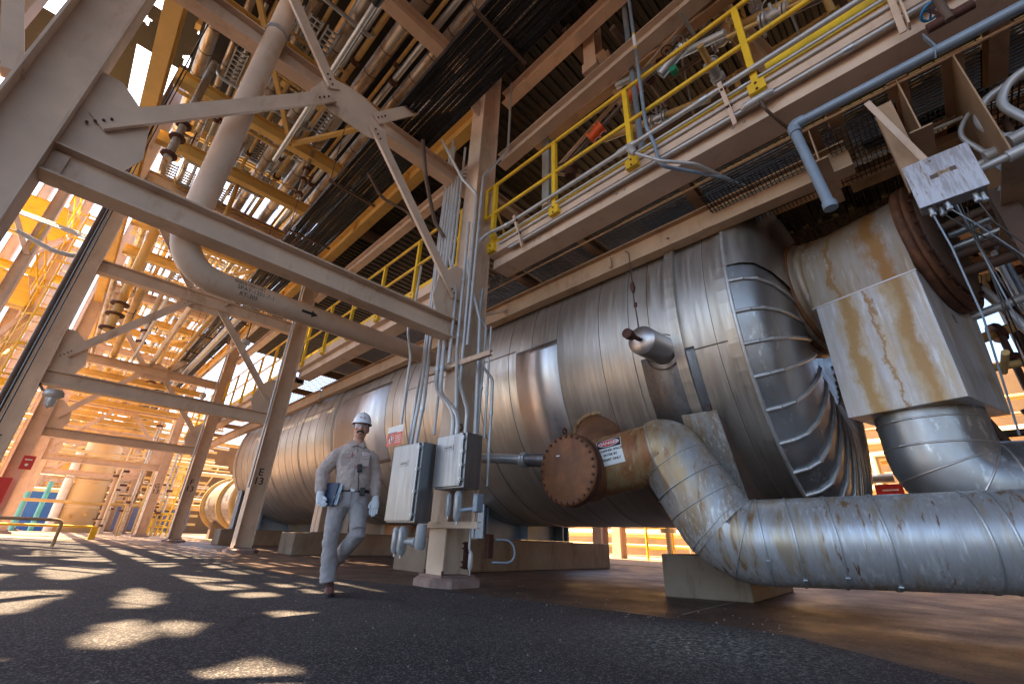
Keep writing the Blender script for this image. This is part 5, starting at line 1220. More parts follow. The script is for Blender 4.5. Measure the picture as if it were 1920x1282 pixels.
# valves and actuators behind the handrail
for k, (x, y, z) in enumerate(sorted([(rr.uniform(4.7, 6.0), rr.uniform(-1.5, 2.3), rr.uniform(6.7, 9.5)) for _ in range(24)], key=scrx)):
    t = thing('valve_cluster', (x, y, z), 'small flanged valve in the dark piping behind the handrail, %s from the left' % NUM[k], 'valve', 'valves behind the handrail'); ax = Vector(rr.choice(((0, 1, 0), (1, 0, 0), (0, 0, 1), (0, .9, .3))))
    c = V(x, y, z); mt = rr.choice(('steel_dark', 'galv', 'rust_dark', 'plant', 'galv_paint'))
    b = MB(); b.tube([c-ax*rr.uniform(.5, 1.2), c+ax*rr.uniform(.5, 1.2)], rr.choice((.03, .045, .06)), 8); b.build('pipe', rr.choice(('steel_dark', 'galv_paint', 'plant')), t)
    b = MB()
    for q in (-.16, -.11, .11, .16): b.cyl(c+ax*(q-.015), c+ax*(q+.015), .10, 12)
    b.tube([c-ax*.1, c, c+ax*.1], [.05, .085, .05], 10)
    up = V(0, 0, 1) if abs(ax.z) < .5 else V(-1, 0, 0); b.cyl(c, c+up*.26, .022, 8); b.torus(c+up*.26, up, .085, .010, 16, 5); b.build('body', mt, t)
for k in range(9):
    y = -3.2+.62*k; bit([(6.2+.1*(k % 3), y, 5.2), (6.2+.1*(k % 3), y, 9.9)], (.03, .05, .02)[k % 3], ('plant', 'steel_dark', 'galv_paint')[k % 3], 'upright pipe behind the handrail valves, %s from the right' % NUM[k], grp='upright pipes behind the handrail')
for k in range(7):
    z = 6.0+.5*k; bit([(5.9+.15*k, -4, z), (5.9+.15*k, 3.2, z)], (.05, .03, .07)[k % 3], ('plant', 'galv', 'steel_dark')[k % 3], 'horizontal pipe behind the handrail valves, %s from the bottom' % NUM[k], grp='horizontal pipes behind the handrail')
t = thing('actuator', (5.0, 1.0, 7.4), 'silver and green valve actuator behind the handrail', 'actuator')
b = MB(); b.cyl((4.6, 1.62, 7.25), (4.6, 1.28, 7.45), .085, 16); b.cyl((4.6, 1.27, 7.455), (4.6, 1.22, 7.48), .095, 16); b.build('cylinder', 'galv', t)
b = MB(); b.box((4.55, 1.36, 7.08), (4.65, 1.46, 7.18)); b.build('green_cap', simple('green_cap', (.02, .30, .16), .5), t)

# platform deck closing the view above the duct
t = thing('floor_deck', (10, -2, 5.6), 'dark ribbed deck of the right hand platform above the boxy duct', 'deck')
b = MB(); y = -8.0; prof = []
while y < 2.6:
    for dy, dz in ((0, 0), (.09, 0), (.12, .05), (.19, .05), (.22, 0)): prof.append((y+dy, 5.72+dz))
    y += .22
n = len(prof); b.add([(5.78, p[0], p[1]) for p in prof]+[(13.0, p[0], p[1]) for p in prof], [(i, i+1, n+i+1, n+i) for i in range(n-1)]); b.build('sheet', 'brownroof', t)
for k, x in enumerate((6.6, 7.9, 9.3, 10.9)):
    b = MB(); b.ibeam((x, -7.9, 5.55), (x, 2.4, 5.55), .3, .18); b.build('steel_beam', 'steel_old', label='deep joist under the right hand platform deck, %s from the left' % NUM[k], cat='beam', group='joists of the right hand platform')
rq = random.Random(9); cnt = {}
for x, y, z in sorted([(rq.uniform(6.6, 11.5), rq.uniform(-4.6, .1), rq.uniform(.2, 4.8)) for _ in range(84)], key=scrx):
    L_ = rq.uniform(.8, 3.0); d = rq.choice(((0, 0, 1), (0, -1, 0), (1, 0, 0), (.3, -.9, .3), (0, .3, 1), (.5, -.5, .7)))
    i, j = rq.randrange(3), rq.randrange(4); nm = ('thin', 'medium', 'thick')[i]+' '+('rusty', 'grey', 'tan', 'blue grey')[j]; cnt[nm] = cnt.get(nm, -1)+1
    t = thing('process_pipe', (x, y, z), '%s pipe in the thicket right of the duct, %s from the left' % (nm, NUM[cnt[nm]]), 'pipe', 'thicket of small pipes right of the duct')
    r = (.03, .05, .09)[i]; a = V(x, y, z); c = a+Vector(d)*L_
    b = MB(); b.tube([a, c], r, 8); b.build('run', ('steel_dark', 'galv_paint', 'plant', 'bluegrey')[j], t)
    if i: q = a.lerp(c, .6); dd = (c-a).normalized(); b = MB(); b.cyl(q-dd*.05, q+dd*.05, r*2, 10); b.build('flange', 'rust_dark', t)

b = MB(); b.box((-2, -17, 0), (34, -16, 13)); b.build('rear_light_blocker', 'brownroof', label='added dark block behind the photographer that cuts light from the rear', cat='building')  # added unseen block that dims the fill from behind the camera
for k, x in enumerate((XI-CD/2, XO+CD/2)): column(x, -4.1, 'col', 'rack column behind the photographer, %s row' % ('left', 'right')[k])

b = MB(); b.box((12.2, -9, 0), (12.6, -1.5, 6.6)); b.build('pump_house', simple('dark_rust_cladding', (.07, .045, .03), .7, 0, .3, 1.5), label='dark clad pump house behind the thicket of pipes at the right edge', cat='building')
for k in range(8):
    y = -8+.85*k; b = MB(); b.ibeam((11.8, y, 0), (11.8, y, 7), .2, .2, .015, .01, (1, 0, 0)); b.build('steel_post', ('steel_dark', 'steel_old')[k % 2], label='dark post in front of the pump house at the right, %s from the right' % NUM[k], cat='post', group='posts before the pump house')


# ================================================================== the walking man
PX, PY = 2.27, 4.75
_l = math.hypot(PX, PY); FV = V(-PX/_l, -PY/_l, 0); RV = V(PY/_l, -PX/_l, 0)   # towards the camera / to picture right
def L(x, y, z): return V(PX, PY, 0)+RV*x+FV*y+V(0, 0, z)
man = thing('person', (PX, PY, 0), 'man in white hard hat and pale work clothes walking with a clipboard', 'person')
def ringtube(b, rings, n=24, caps=True):
    """rings: (centre(x,y,z) local, rx, ry, tilt dir) horizontal-ish ellipses lofted; axis follows the centres"""
    k = len(rings); vs = []
    cs = [L(*r[0]) for r in rings]
    for i, r in enumerate(rings):
        d = (cs[min(i+1, k-1)]-cs[max(0, i-1)]).normalized()
        s = (RV-d*RV.dot(d)).normalized(); u = d.cross(s)
        ex = r[3] if len(r) > 3 else 2.0
        for j in range(n):
            a = 2*PI*j/n; ca, sa = math.cos(a), math.sin(a)
            ca = math.copysign(abs(ca)**(2/ex), ca); sa = math.copysign(abs(sa)**(2/ex), sa)
            vs.append(cs[i]+s*ca*r[1]+u*sa*r[2])
    fs = [(i*n+j, i*n+(j+1) % n, (i+1)*n+(j+1) % n, (i+1)*n+j) for i in range(k-1) for j in range(n)]
    if caps: fs += [tuple(range(n)), tuple(range((k-1)*n, k*n))]
    return b.add(vs, fs, True)
def fuse(o, vox, smooth=2, fold=None):
    md = o.modifiers.new('remesh', 'REMESH'); md.mode = 'VOXEL'; md.voxel_size = vox; md.use_smooth_shade = True
    if smooth: s = o.modifiers.new('smooth', 'SMOOTH'); s.iterations = smooth; s.factor = .5
    if fold:
        tx = bpy.data.textures.new('folds', 'CLOUDS'); tx.noise_scale = fold[0]; tx.noise_depth = 2
        d = o.modifiers.new('folds', 'DISPLACE'); d.texture = tx; d.strength = fold[1]; d.mid_level = .5; d.texture_coords = 'LOCAL'
    return o
HX = -.010
# body: one continuous fused mesh
b = MB()
ringtube(b, [((HX-.002, .035, 1.548), .030, .030), ((HX-.002, .035, 1.560), .046, .052), ((HX, .022, 1.585), .061, .074), ((HX, .012, 1.62), .069, .088), ((HX, .004, 1.66), .074, .096), ((HX, 0, 1.70), .077, .100),
             ((HX, -.004, 1.75), .077, .101), ((HX, -.006, 1.80), .064, .086), ((HX, -.006, 1.83), .035, .05)])
ringtube(b, [((-.014, -.01, 1.42), .075, .06), ((-.012, -.005, 1.48), .060, .058), ((HX, .0, 1.56), .055, .056), ((HX, 0, 1.60), .05, .05)])
ringtube(b, [((HX, .092, 1.690), .009, .008), ((HX, .108, 1.665), .013, .016), ((HX, .116, 1.645), .018, .017), ((HX, .104, 1.632), .014, .012)], 12)  # nose
for s in (-1, 1):
    ringtube(b, [((HX+s*.078, -.012, 1.625), .006, .012), ((HX+s*.084, -.014, 1.645), .010, .020), ((HX+s*.085, -.014, 1.675), .010, .022), ((HX+s*.080, -.012, 1.695), .006, .012)], 10)
    ringtube(b, [((HX+s*.05, .068, 1.640), .018, .012), ((HX+s*.045, .070, 1.655), .022, .018), ((HX+s*.045, .068, 1.670), .016, .012)], 10)
ringtube(b, [((HX, .088, 1.592), .022, .012), ((HX, .094, 1.600), .026, .014), ((HX, .094, 1.612), .026, .014), ((HX, .09, 1.62), .02, .010)], 12)
ringtube(b, [((.01, 0, .90), .15, .10), ((.01, 0, 1.1), .145, .10), ((-.01, 0, 1.3), .165, .10), ((-.02, 0, 1.42), .13, .07), ((-.015, 0, 1.47), .06, .05)])
def limb(pts, rs): ringtube(b, [(p, r, r) for p, r in zip(pts, rs)], 14)
SL, EL, WL = (-.182, -.01, 1.392), (-.325, -.05, 1.175), (-.300, .07, .94)
SR, ER, WR = (.146, -.01, 1.388), (.236, -.045, 1.17), (.262, .045, .94)
limb([(-.1, 0, 1.38), SL, EL], [.05, .05, .038]); limb([EL, WL, (-.293, .10, .86)], [.038, .028, .026])
limb([(.08, 0, 1.38), SR, ER], [.05, .05, .038]); limb([ER, WR, (.266, .055, .86)], [.038, .028, .026])
HPL, KNL, ANL = (-.085, 0, .90), (-.100, .045, .50), (-.055, .0, .11)
HPR, KNR, ANR = (.100, 0, .90), (.140, .14, .56), (-.030, -.30, .31)
limb([HPL, KNL], [.085, .05]); limb([KNL, ANL], [.05, .035]); limb([HPR, KNR], [.085, .05]); limb([KNR, ANR], [.05, .035])
bo = b.build('body', 'skin', man); fuse(bo, .007, 2)
# shirt
b = MB()
ringtube(b, [((.012, .0, .985), .172, .128), ((.012, .012, 1.03), .178, .140), ((.008, .02, 1.09), .182, .146), ((.0, .016, 1.18), .178, .138), ((-.012, .008, 1.28), .186, .130), ((-.02, .0, 1.37), .192, .112),
             ((-.022, -.006, 1.425), .172, .090), ((-.020, -.01, 1.465), .130, .074), ((-.014, -.01, 1.498), .078, .064), ((-.012, -.008, 1.518), .064, .058)], 36)
def sleeve(a, e, w, r0=.082, r1=.066, r2=.050):
    m1 = tuple((p+q)/2 for p, q in zip(a, e)); m2 = tuple((p+q)/2 for p, q in zip(e, w)); ins = (a[0]*.45, a[1], a[2]-.01)
    ringtube(b, [(ins, .06, .07), (tuple(p*.75+q*.25 for p, q in zip(a, ins)), r0*.84, r0*.9), (tuple(p*.8+q*.2 for p, q in zip(a, e)), r0*.98, r0), (m1, r0*.93, r0*.93), (e, r1, r1*1.05)], 20)
    ringtube(b, [(tuple(p*.8+q*.2 for p, q in zip(e, m1)), r1, r1), (e, r1*1.02, r1*1.02), (m2, r1*.95, r1*.95), (tuple(p*.1+q*.9 for p, q in zip(m2, w)), r2*1.04, r2*1.04), (w, r2*.96, r2*.96)], 20)
sleeve(SL, EL, WL, .084, .070, .050); sleeve(SR, ER, WR, .078, .064, .048)
so = b.build('shirt', 'shirt', man); fuse(so, .008, 2, (.06, .022))
b = MB()
for s in (-1, 1):
    b.add([L(-.014+s*.058, .035, 1.529), L(-.014+s*.004, .088, 1.469), L(-.014+s*.060, .098, 1.442), L(-.014+s*.092, .055, 1.484), L(-.014+s*.068, .03, 1.536),
           L(-.014+s*.056, .030, 1.526), L(-.014+s*.002, .082, 1.466), L(-.014+s*.060, .090, 1.438), L(-.014+s*.092, .048, 1.480), L(-.014+s*.068, .02, 1.534)],
          [(0, 1, 2), (0, 2, 3), (0, 3, 4), (5, 7, 6), (5, 8, 7), (5, 9, 8), (1, 6, 7, 2), (2, 7, 8, 3), (3, 8, 9, 4)])
b.build('collar', 'shirt', man)
b = MB(); b.tube([L(-.012, .064, 1.46), L(-.012, .105, 1.40), L(-.008, .135, 1.28), L(.0, .158, 1.18), L(.006, .166, 1.06)], .003, 6)
for z, y in ((1.40, .110), (1.32, .132), (1.24, .15), (1.15, .163)): b.cyl(L(-.008, y-.004, z), L(-.008, y+.004, z), .006, 8)
b.build('button_placket', simple('placket_shadow', (.28, .235, .23), .85), man)
def pocket(x, z):
    b = MB(); b.add([L(x-.05, .122, z+.05), L(x+.05, .122, z+.05), L(x+.05, .135, z-.06), L(x, .139, z-.072), L(x-.05, .135, z-.06)], [(0, 1, 2, 3, 4)]); b.tube([L(x-.05, .124, z+.05), L(x+.05, .124, z+.05)], .003, 5); b.tube([L(x-.05, .132, z+.022), L(x, .134, z+.012), L(x+.05, .132, z+.022)], .0025, 5)
    b.build('chest_pocket', 'shirt', man)
pocket(-.105, 1.305); pocket(.085, 1.305)
b = MB(); b.cyl(L(-.055, .134, 1.325), L(-.055, .137, 1.375), .006, 8); b.build('red_pen', 'red', man)
b = MB(); b.add([L(.050, .122, 1.392), L(.135, .108, 1.380), L(.135, .114, 1.345), L(.050, .128, 1.355), ], [(0, 1, 2, 3)]); nb = b.build('name_badge', 'white', man)
b = MB(); b.add([L(.064, .1245, 1.382), L(.076, .123, 1.380), L(.076, .126, 1.366), L(.064, .1275, 1.368)], [(0, 1, 2, 3)])
for i in range(5): x = .084+.009*i; b.add([L(x, .1225-.0012*i, 1.378-.001*i), L(x+.006, .122-.0012*i, 1.377-.001*i), L(x+.006, .1235-.0012*i, 1.366-.001*i), L(x, .1245-.0012*i, 1.367-.001*i)], [(0, 1, 2, 3)])
b.build('badge_print', 'red', nb)
# belt, trousers
b = MB(); ringtube(b, [((.012, .0, .972), .180, .136), ((.012, .0, .976), .184, .140), ((.012, .0, 1.004), .184, .140), ((.012, .0, 1.008), .18, .136)], 36, False); b.build('belt', 'ink', man)
b = MB(); b.bar(L(-.005, .142, .99), L(.035, .142, .99), .012, .032); b.build('buckle', 'galv', man)
b = MB()
ringtube(b, [((.012, .0, .985), .176, .130), ((.010, .0, .93), .188, .138), ((.008, -.004, .87), .196, .140), ((.006, -.004, .82), .190, .125), ((.006, -.004, .80), .15, .09)], 36)
ringtube(b, [((-.085, 0, .90), .10, .11), ((-.098, .005, .80), .104, .118), ((-.112, .02, .66), .088, .100), ((-.112, .035, .50), .076, .084), ((-.090, .015, .32), .076, .082), ((-.066, -.002, .16), .082, .092), ((-.060, .0, .115), .080, .094)], 24)
ringtube(b, [((.095, 0, .90), .10, .11), ((.108, .03, .80), .100, .115), ((.125, .09, .68), .088, .100), ((.140, .14, .59), .080, .086)], 24)
ringtube(b, [((.130, .11, .63), .078, .082), ((.140, .135, .575), .080, .084), ((.100, .04, .49), .078, .080), ((.04, -.12, .40), .072, .080), ((-.015, -.26, .335), .074, .084), ((-.032, -.31, .31), .074, .086)], 24)
to = b.build('trousers', 'pants', man); fuse(to, .008, 2, (.09, .026))
b = MB(); b.tube([L(-.07, .128, .93), L(-.14, .118, .86)], .003, 5); b.tube([L(.012, .138, .97), L(.006, .132, .83)], .003, 5); b.build('trouser_seams', simple('seam_shadow', (.20, .19, .22), .9), man)
# boots
def boot(x, y, z, pitch, nm):
    def Q(a, h, s): # a forward, h up, s side
        c, d = math.cos(pitch), math.sin(pitch); return (x+s, y+a*c+h*d*1.0, z+h*c-a*d)
    bb = MB()
    def ring(a, w_, lo, hi, k=16):
        return [L(*Q(a, lo+(hi-lo)*(.5+.5*math.sin(2*PI*j/k)), w_*math.cos(2*PI*j/k))) for j in range(k)]
    secs = [(-.085, .02, .03, .07), (-.075, .036, .022, .10), (-.03, .040, .022, .125), (.03, .040, .022, .115), (.08, .046, .022, .085), (.13, .050, .022, .072), (.17, .044, .022, .064), (.195, .022, .025, .05)]
    vs = []; k = 16
    for s in secs: vs += ring(*s)
    bb.add(vs, [(i*k+j, i*k+(j+1) % k, (i+1)*k+(j+1) % k, (i+1)*k+j) for i in range(len(secs)-1) for j in range(k)]+[tuple(range(k)), tuple(range((len(secs)-1)*k, len(secs)*k))], True)
    o = bb.build('boot', 'boot', man)
    bb = MB(); out = [(-.09, .03), (-.07, .042), (0, .043), (.08, .050), (.15, .052), (.19, .032), (.205, 0)]
    poly = [(a, w_) for a, w_ in out]+[(a, -w_) for a, w_ in reversed(out[:-1])]
    bb.add([L(*Q(a, .0, s)) for a, s in poly]+[L(*Q(a, .026, s)) for a, s in poly], [tuple(range(len(poly))), tuple(range(len(poly), 2*len(poly)))]+[(i, (i+1) % len(poly), len(poly)+(i+1) % len(poly), len(poly)+i) for i in range(len(poly))])
    bb.build('sole', 'sole', o)
    bb = MB()
    for a, h in ((.04, .112), (.065, .100), (.09, .090)): bb.tube([L(*Q(a, h-.012, -.03)), L(*Q(a, h, 0)), L(*Q(a, h-.012, .03))], .004, 5)
    bb.build('laces', 'rust_dark', o)
boot(-.035, .02, .004, 0, 'a'); boot(-.055, -.32, .235, R(62), 'b')
# gloves: palm and five fingers each
def glove(palm, fingers, thumb):
    b = MB(); ringtube(b, palm, 16)
    for f in fingers+[thumb]: ringtube(b, [(p, r, r) for p, r in f], 10)
    o = b.build('glove', 'glove', man); fuse(o, .0042, 1)
# image-right hand hangs open, fingers down
gx = .268
glove([((gx-.004, .045, .955), .038, .034), ((gx-.002, .05, .92), .036, .030), ((gx, .058, .885), .046, .024), ((gx+.002, .064, .845), .047, .022), ((gx+.004, .067, .822), .042, .018)],
      [[((gx-.034, .068, .835), .0115), ((gx-.040, .078, .785), .011), ((gx-.040, .086, .752), .0095)],
       [((gx-.012, .068, .835), .012), ((gx-.014, .078, .780), .011), ((gx-.014, .088, .737), .0095)],
       [((gx+.010, .066, .835), .012), ((gx+.011, .074, .780), .011), ((gx+.010, .084, .742), .0095)],
       [((gx+.031, .062, .838), .011), ((gx+.034, .068, .79), .010), ((gx+.033, .076, .765), .009)]],
      [((gx-.036, .062, .885), .014), ((gx-.055, .080, .850), .013), ((gx-.056, .092, .815), .011)])
# image-left hand curled round the bottom of the clipboard
hx = -.285
glove([((hx-.012, .075, .955), .038, .034), ((hx-.010, .085, .925), .038, .032), ((hx-.002, .098, .893), .046, .030), ((hx+.008, .108, .862), .047, .028), ((hx+.016, .108, .838), .040, .024)],
      [[((hx-.018, .112, .852), .0125), ((hx-.012, .142, .835), .0125), ((hx+.010, .150, .818), .012), ((hx+.028, .136, .815), .011)],
       [((hx+.002, .116, .848), .0125), ((hx+.012, .148, .828), .0125), ((hx+.034, .152, .810), .012), ((hx+.050, .136, .808), .011)],
       [((hx+.020, .116, .850), .0125), ((hx+.034, .146, .832), .0125), ((hx+.054, .148, .818), .012), ((hx+.066, .132, .818), .011)],
       [((hx+.034, .112, .862), .0115), ((hx+.050, .138, .848), .0115), ((hx+.066, .140, .836), .011), ((hx+.074, .126, .838), .010)]],
      [((hx+.020, .108, .905), .0145), ((hx+.048, .132, .892), .0135), ((hx+.062, .146, .868), .012)])
# face details
b = MB(); ringtube(b, [((HX, .104, 1.616), .034, .010), ((HX, .110, 1.622), .036, .012), ((HX, .108, 1.630), .022, .010)], 14)
for s in (-1, 1): ringtube(b, [((HX+s*.034, .092, 1.600), .007, .006), ((HX+s*.032, .098, 1.612), .010, .009), ((HX+s*.022, .106, 1.622), .010, .009)], 8)
b.build('moustache', 'hair', man)
b = MB()
for s in (-1, 1):
    b.tube([L(HX+s*.018, .098, 1.706), L(HX+s*.035, .097, 1.711), L(HX+s*.055, .082, 1.703)], .0045, 6)
    ringtube(b, [((HX+s*.072, -.02, 1.64), .010, .02), ((HX+s*.078, -.02, 1.68), .010, .04), ((HX+s*.080, -.02, 1.74), .008, .05)], 10)
b.build('hair', 'hair', man)
b = MB()
for s in (-1, 1): ringtube(b, [((HX+s*.030, .088, 1.677), .004, .003), ((HX+s*.030, .091, 1.682), .011, .006), ((HX+s*.030, .088, 1.687), .004, .003)], 10)
b.build('eyes', simple('dark_eyes', (.05, .035, .03), .2), man)
b = MB()
for s in (-1, 1):
    b.add([L(HX+s*.006, .112, 1.697), L(HX+s*.035, .108, 1.700), L(HX+s*.064, .090, 1.698), L(HX+s*.076, .060, 1.694), L(HX+s*.075, .062, 1.672), L(HX+s*.062, .090, 1.664), L(HX+s*.034, .108, 1.660), L(HX+s*.010, .114, 1.668)], [(0, 1, 6, 7), (1, 2, 5, 6), (2, 3, 4, 5)], True)
gl = b.build('safety_glasses', 'lens', man)
M['lens'].node_tree.nodes['Principled BSDF'].inputs['Alpha'].default_value = .28
b = MB()
for s in (-1, 1): b.tube([L(HX+s*.006, .113, 1.699), L(HX+s*.036, .110, 1.702), L(HX+s*.066, .090, 1.700), L(HX+s*.080, .055, 1.695), L(HX+s*.084, -.02, 1.69)], .0025, 6)
b.tube([L(HX-.007, .114, 1.698), L(HX, .118, 1.694), L(HX+.007, .114, 1.698)], .003, 6); b.build('frame', 'glass', gl)
# hard hat
b = MB(); n = 32; vs = []; k = 9
cz, cy = 1.725, -.004
for i in range(k+1):
    a = PI/2*i/k; rr_ = math.cos(a)
    for j in range(n):
        th = 2*PI*j/n; vs.append(L(HX+.104*rr_**.85*math.cos(th), cy+.128*rr_**.85*math.sin(th), cz+.133*math.sin(a)))
b.add(vs, [(i*n+j, i*n+(j+1) % n, (i+1)*n+(j+1) % n, (i+1)*n+j) for i in range(k) for j in range(n)], True)
b.build('hard_hat', 'hat', man); hh = man.children[-1]
b = MB(); vs = []
for rx, ry, z in ((.102, .126, cz+.004), (.113, .137, cz+.002), (.113, .137, cz-.006), (.102, .126, cz-.004)):
    for j in range(n):
        th = 2*PI*j/n; ext = max(0, math.sin(th))**3*.040 if rx > .105 else 0; vs.append(L(HX+rx*math.cos(th), cy+(ry+ext)*math.sin(th), z-ext*.35))
b.add(vs, [(i*n+j, i*n+(j+1) % n, ((i+1) % 4)*n+(j+1) % n, ((i+1) % 4)*n+j) for i in range(4) for j in range(n)], True); b.build('brim', 'hat', hh)
b = MB()
pts = []
for i in range(13):
    a = PI*(.06+.88*i/12); pts.append(L(HX, cy-.128*math.cos(a)**1 if True else 0, cz+.139*math.sin(a)))
b.tube(pts, .007, 8); b.build('crown_ridge', 'hat', hh)
b = MB()
for i in range(5): x = HX-.034+.014*i; b.add([L(x, .119, 1.768), L(x+.010, .119, 1.768), L(x+.010, .1125, 1.782), L(x, .1125, 1.782)], [(0, 1, 2, 3)])
b.build('faded_logo', simple('faded_red_print', (.50, .16, .16), .5), hh)
# radio microphone on the chest with its cord
b = MB(); b.bar(L(.040, .168, 1.255), L(.052, .176, 1.175), .050, .030, tuple(FV)); rm = b.build('radio_microphone', 'ink', man, bevel=.006)
b = MB(); b.cyl(L(.012, .172, 1.235), L(.018, .180, 1.215), .008, 8); b.build('red_button', 'red', rm)
b = MB(); b.tube(fillet([L(.050, .172, 1.18), L(.048, .172, 1.12), L(.062, .172, 1.05), L(.070, .160, .99)], .03), .0045, 8); b.build('cord', 'ink', rm)
b = MB(); b.bar(L(.115, .135, 1.02), L(.118, .14, .94), .05, .03, tuple(FV)); b.build('belt_pouch', 'ink', man, bevel=.004)
# clipboard case under the arm
cb = thing('clipboard', tuple(L(-.2, .08, .82)), 'dark navy clipboard case held under the arm of the man, with keys dangling', 'clipboard')
A0, A1 = L(-.180, .075, 1.050), L(-.205, .105, .820)
b = MB(); b.bar(A0, A1, .030, .15, tuple(RV*.75+FV*.65)); b.build('cover', 'navy', cb, bevel=.005)
b = MB(); ax = (A1-A0).normalized()
b.bar(A0.lerp(A1, .05)+FV*.03+RV*.04, A0.lerp(A1, .95)+FV*.03+RV*.04, .006, .14, tuple(RV*.75+FV*.65)); b.build('paper_edge', 'bluegrey', cb)
kb = thing('keys', tuple(L(-.13, .16, .9)), 'small bunch of silver keys at the edge of the clipboard', 'keys')
b = MB(); b.torus(L(-.115, .15, .955), RV, .016, .002, 14, 5)
for k in range(4): p = L(-.125+.012*k, .155, .94-.012*(k % 2)); b.bar(p, p+RV*(.01*(k-2))-V(0, 0, .045)-RV*.01, .010, .003)
b.build('key_ring', 'galv', kb)

# ================================================================== left side: outside structures and ladder tower
def tbar(a, c, w_, mat, label, nm='steel_post', cat='post', grp='outer frame at the left', h=None):
    b = MB(); b.bar(a, c, w_, h or w_); return b.build(nm, mat, label=label, cat=cat, group=grp)
t = thing('ladder_cage', (-1.9, 18, 0), 'tall yellow caged ladder tower left of column E 4', 'ladder', 'yellow ladders')
cx, cy = -1.92, 18.4
b = MB()
for s in (-.22, .22): b.tube([(cx+s, cy, 0), (cx+s, cy, 9.6)], .03, 8)
b.split('side_rail', 'yellow', t)
b = MB(); z = .3
while z < 9.5: b.tube([(cx-.22, cy, z), (cx+.22, cy, z)], .014, 6); z += .3
b.split('rung', 'yellow', t)
b = MB()
for k in range(9):
    z = 2.4+.9*k; pts = [V(cx+.40*math.cos(a), cy-.38-.38*math.sin(a), z) for a in [PI*(-.15)+PI*1.3*i/14 for i in range(15)]]
    for i in range(14): b.bar(pts[i], pts[i+1], .01, .06)
b.build('hoops', 'yellow', t)
b = MB()
for a in (0, .2, .4, .6, .8, 1.0): a = PI*a; b.bar((cx+.41*math.cos(a), cy-.38-.39*math.sin(a), 2.4), (cx+.41*math.cos(a), cy-.38-.39*math.sin(a), 9.7), .045, .01, (math.cos(a), -math.sin(a), 0))
b.split('cage_strap', 'yellow', t)
t = thing('stair_tower', (-3.6, 20, 0), 'yellow railed platform tower behind the caged ladder', 'platform')
b = MB()
for z in (4.0, 7.2, 9.8):
    b.box((-4.3, 18.2, z), (-2.6, 21, z+.06))
    for zz in (z+.55, z+1.1): b.tube([(-4.3, 16.5, zz), (-2.6, 16.5, zz), (-2.6, 21, zz)], .03, 8)
    for y in (16.5, 18, 19.5, 21): b.tube([(-2.6, y, z+.1), (-2.6, y, z+1.1)], .03, 8)
b.build('platforms', 'yellow', t)
b = MB()
for x, y in ((-4.3, 16.5), (-2.6, 16.5), (-4.3, 21), (-2.6, 21)): b.ibeam((x, y, 0), (x, y, 13), .25, .25, .015, .01, (1, 0, 0))
b.build('legs', 'steel', t)
b = MB()
for z in (1.0, 4.0, 7.2): b.bar((-2.6, 16.5, z), (-2.6, 21, z+3), .12, .12); b.bar((-4.3, 16.5, z+3), (-2.6, 16.5, z), .12, .12)
b.build('bracing', 'steel', t)
t = thing('outer_portal', (-2.6, 9, 0), 'tall pink steel legs and beams near the top left corner', 'frame')
b = MB()
for y in (5.08, 9.6): b.ibeam((-3.2, y, 0), (-3.2, y, 14), .36, .36, .02, .015, (1, 0, 0))
b.build('legs', 'steel', t)
b = MB(); b.ibeam((-3.2, 5.3, 6.4), (-3.2, 9.4, 6.4), .3, .2); b.ibeam((-3.2, 5.08, 9.4), (-1.43, 5.08, 9.4), .3, .2); b.bar((-1.45, 5.05, 4.2), (-3.0, 5.05, 8.6), .14, .14); b.bar((-3.15, 5.4, 3.0), (-1.5, 9.5, 6.4), .14, .14); b.build('beams', 'steel', t)
for k, (x, y, r, m_) in enumerate(((-.80, 8.2, .013, 'black'), (-.86, 9.4, .009, 'black'), (-1.25, 12.2, .05, 'steel_dark'), (-1.32, 13.2, .035, 'bluegrey'))):
    b = MB(); b.tube([(x-.0, y, 1.2), (x, y, 12)], r, 8); b.build('riser_pipe', m_, label=('thin black cable dropping in the sky gap', 'thinner black cable beside it in the sky gap', 'brown riser pipe left of column E 4', 'blue grey riser pipe left of column E 4')[k], cat='pipe')
b = MB(); b.tube(fillet([(-2.36, 13, 6.25), (-1.75, 13.0, 6.08), (-1.38, 13.0, 6.10), (-1.25, 13.0, 6.35), (-1.24, 13.0, 7.3)], .2), .05, 12); b.build('bent_conduit', 'galv_paint', label='bent grey conduit reaching column E 4 from the left', cat='conduit')
for k in range(3):
    b = MB(); b.tube([(-3.4, 15+.2*k, 7.6+.14*k), (-1.2, 15+.2*k, 7.55+.14*k)], .022, 8); b.build('crosswise_tube', 'galv', label='thin crosswise tube left of column E 4, %s from the bottom' % NUM[k], cat='pipe', group='crosswise tubes at the left')
# red fire cabinet and notices between the left columns
t = thing('fire_sign', (-.8, 22.6, 1.0), 'red fire cabinet with a red notice behind column E 4', 'sign')
b = MB(); b.box((-1.42, 22.2, .9), (-1.12, 22.6, 1.85)); b.build('cabinet', 'red', t); b = MB(); b.box((-1.12, 22.3, 2.15), (-.82, 22.34, 2.6)); b.build('notice', 'red', t)
b = MB(); b.cyl((-.97, 22.295, 2.3), (-.97, 22.29, 2.3), .045, 12); b.box((-1.06, 22.292, 2.45), (-.88, 22.296, 2.49)); b.build('notice_print', 'white', t)
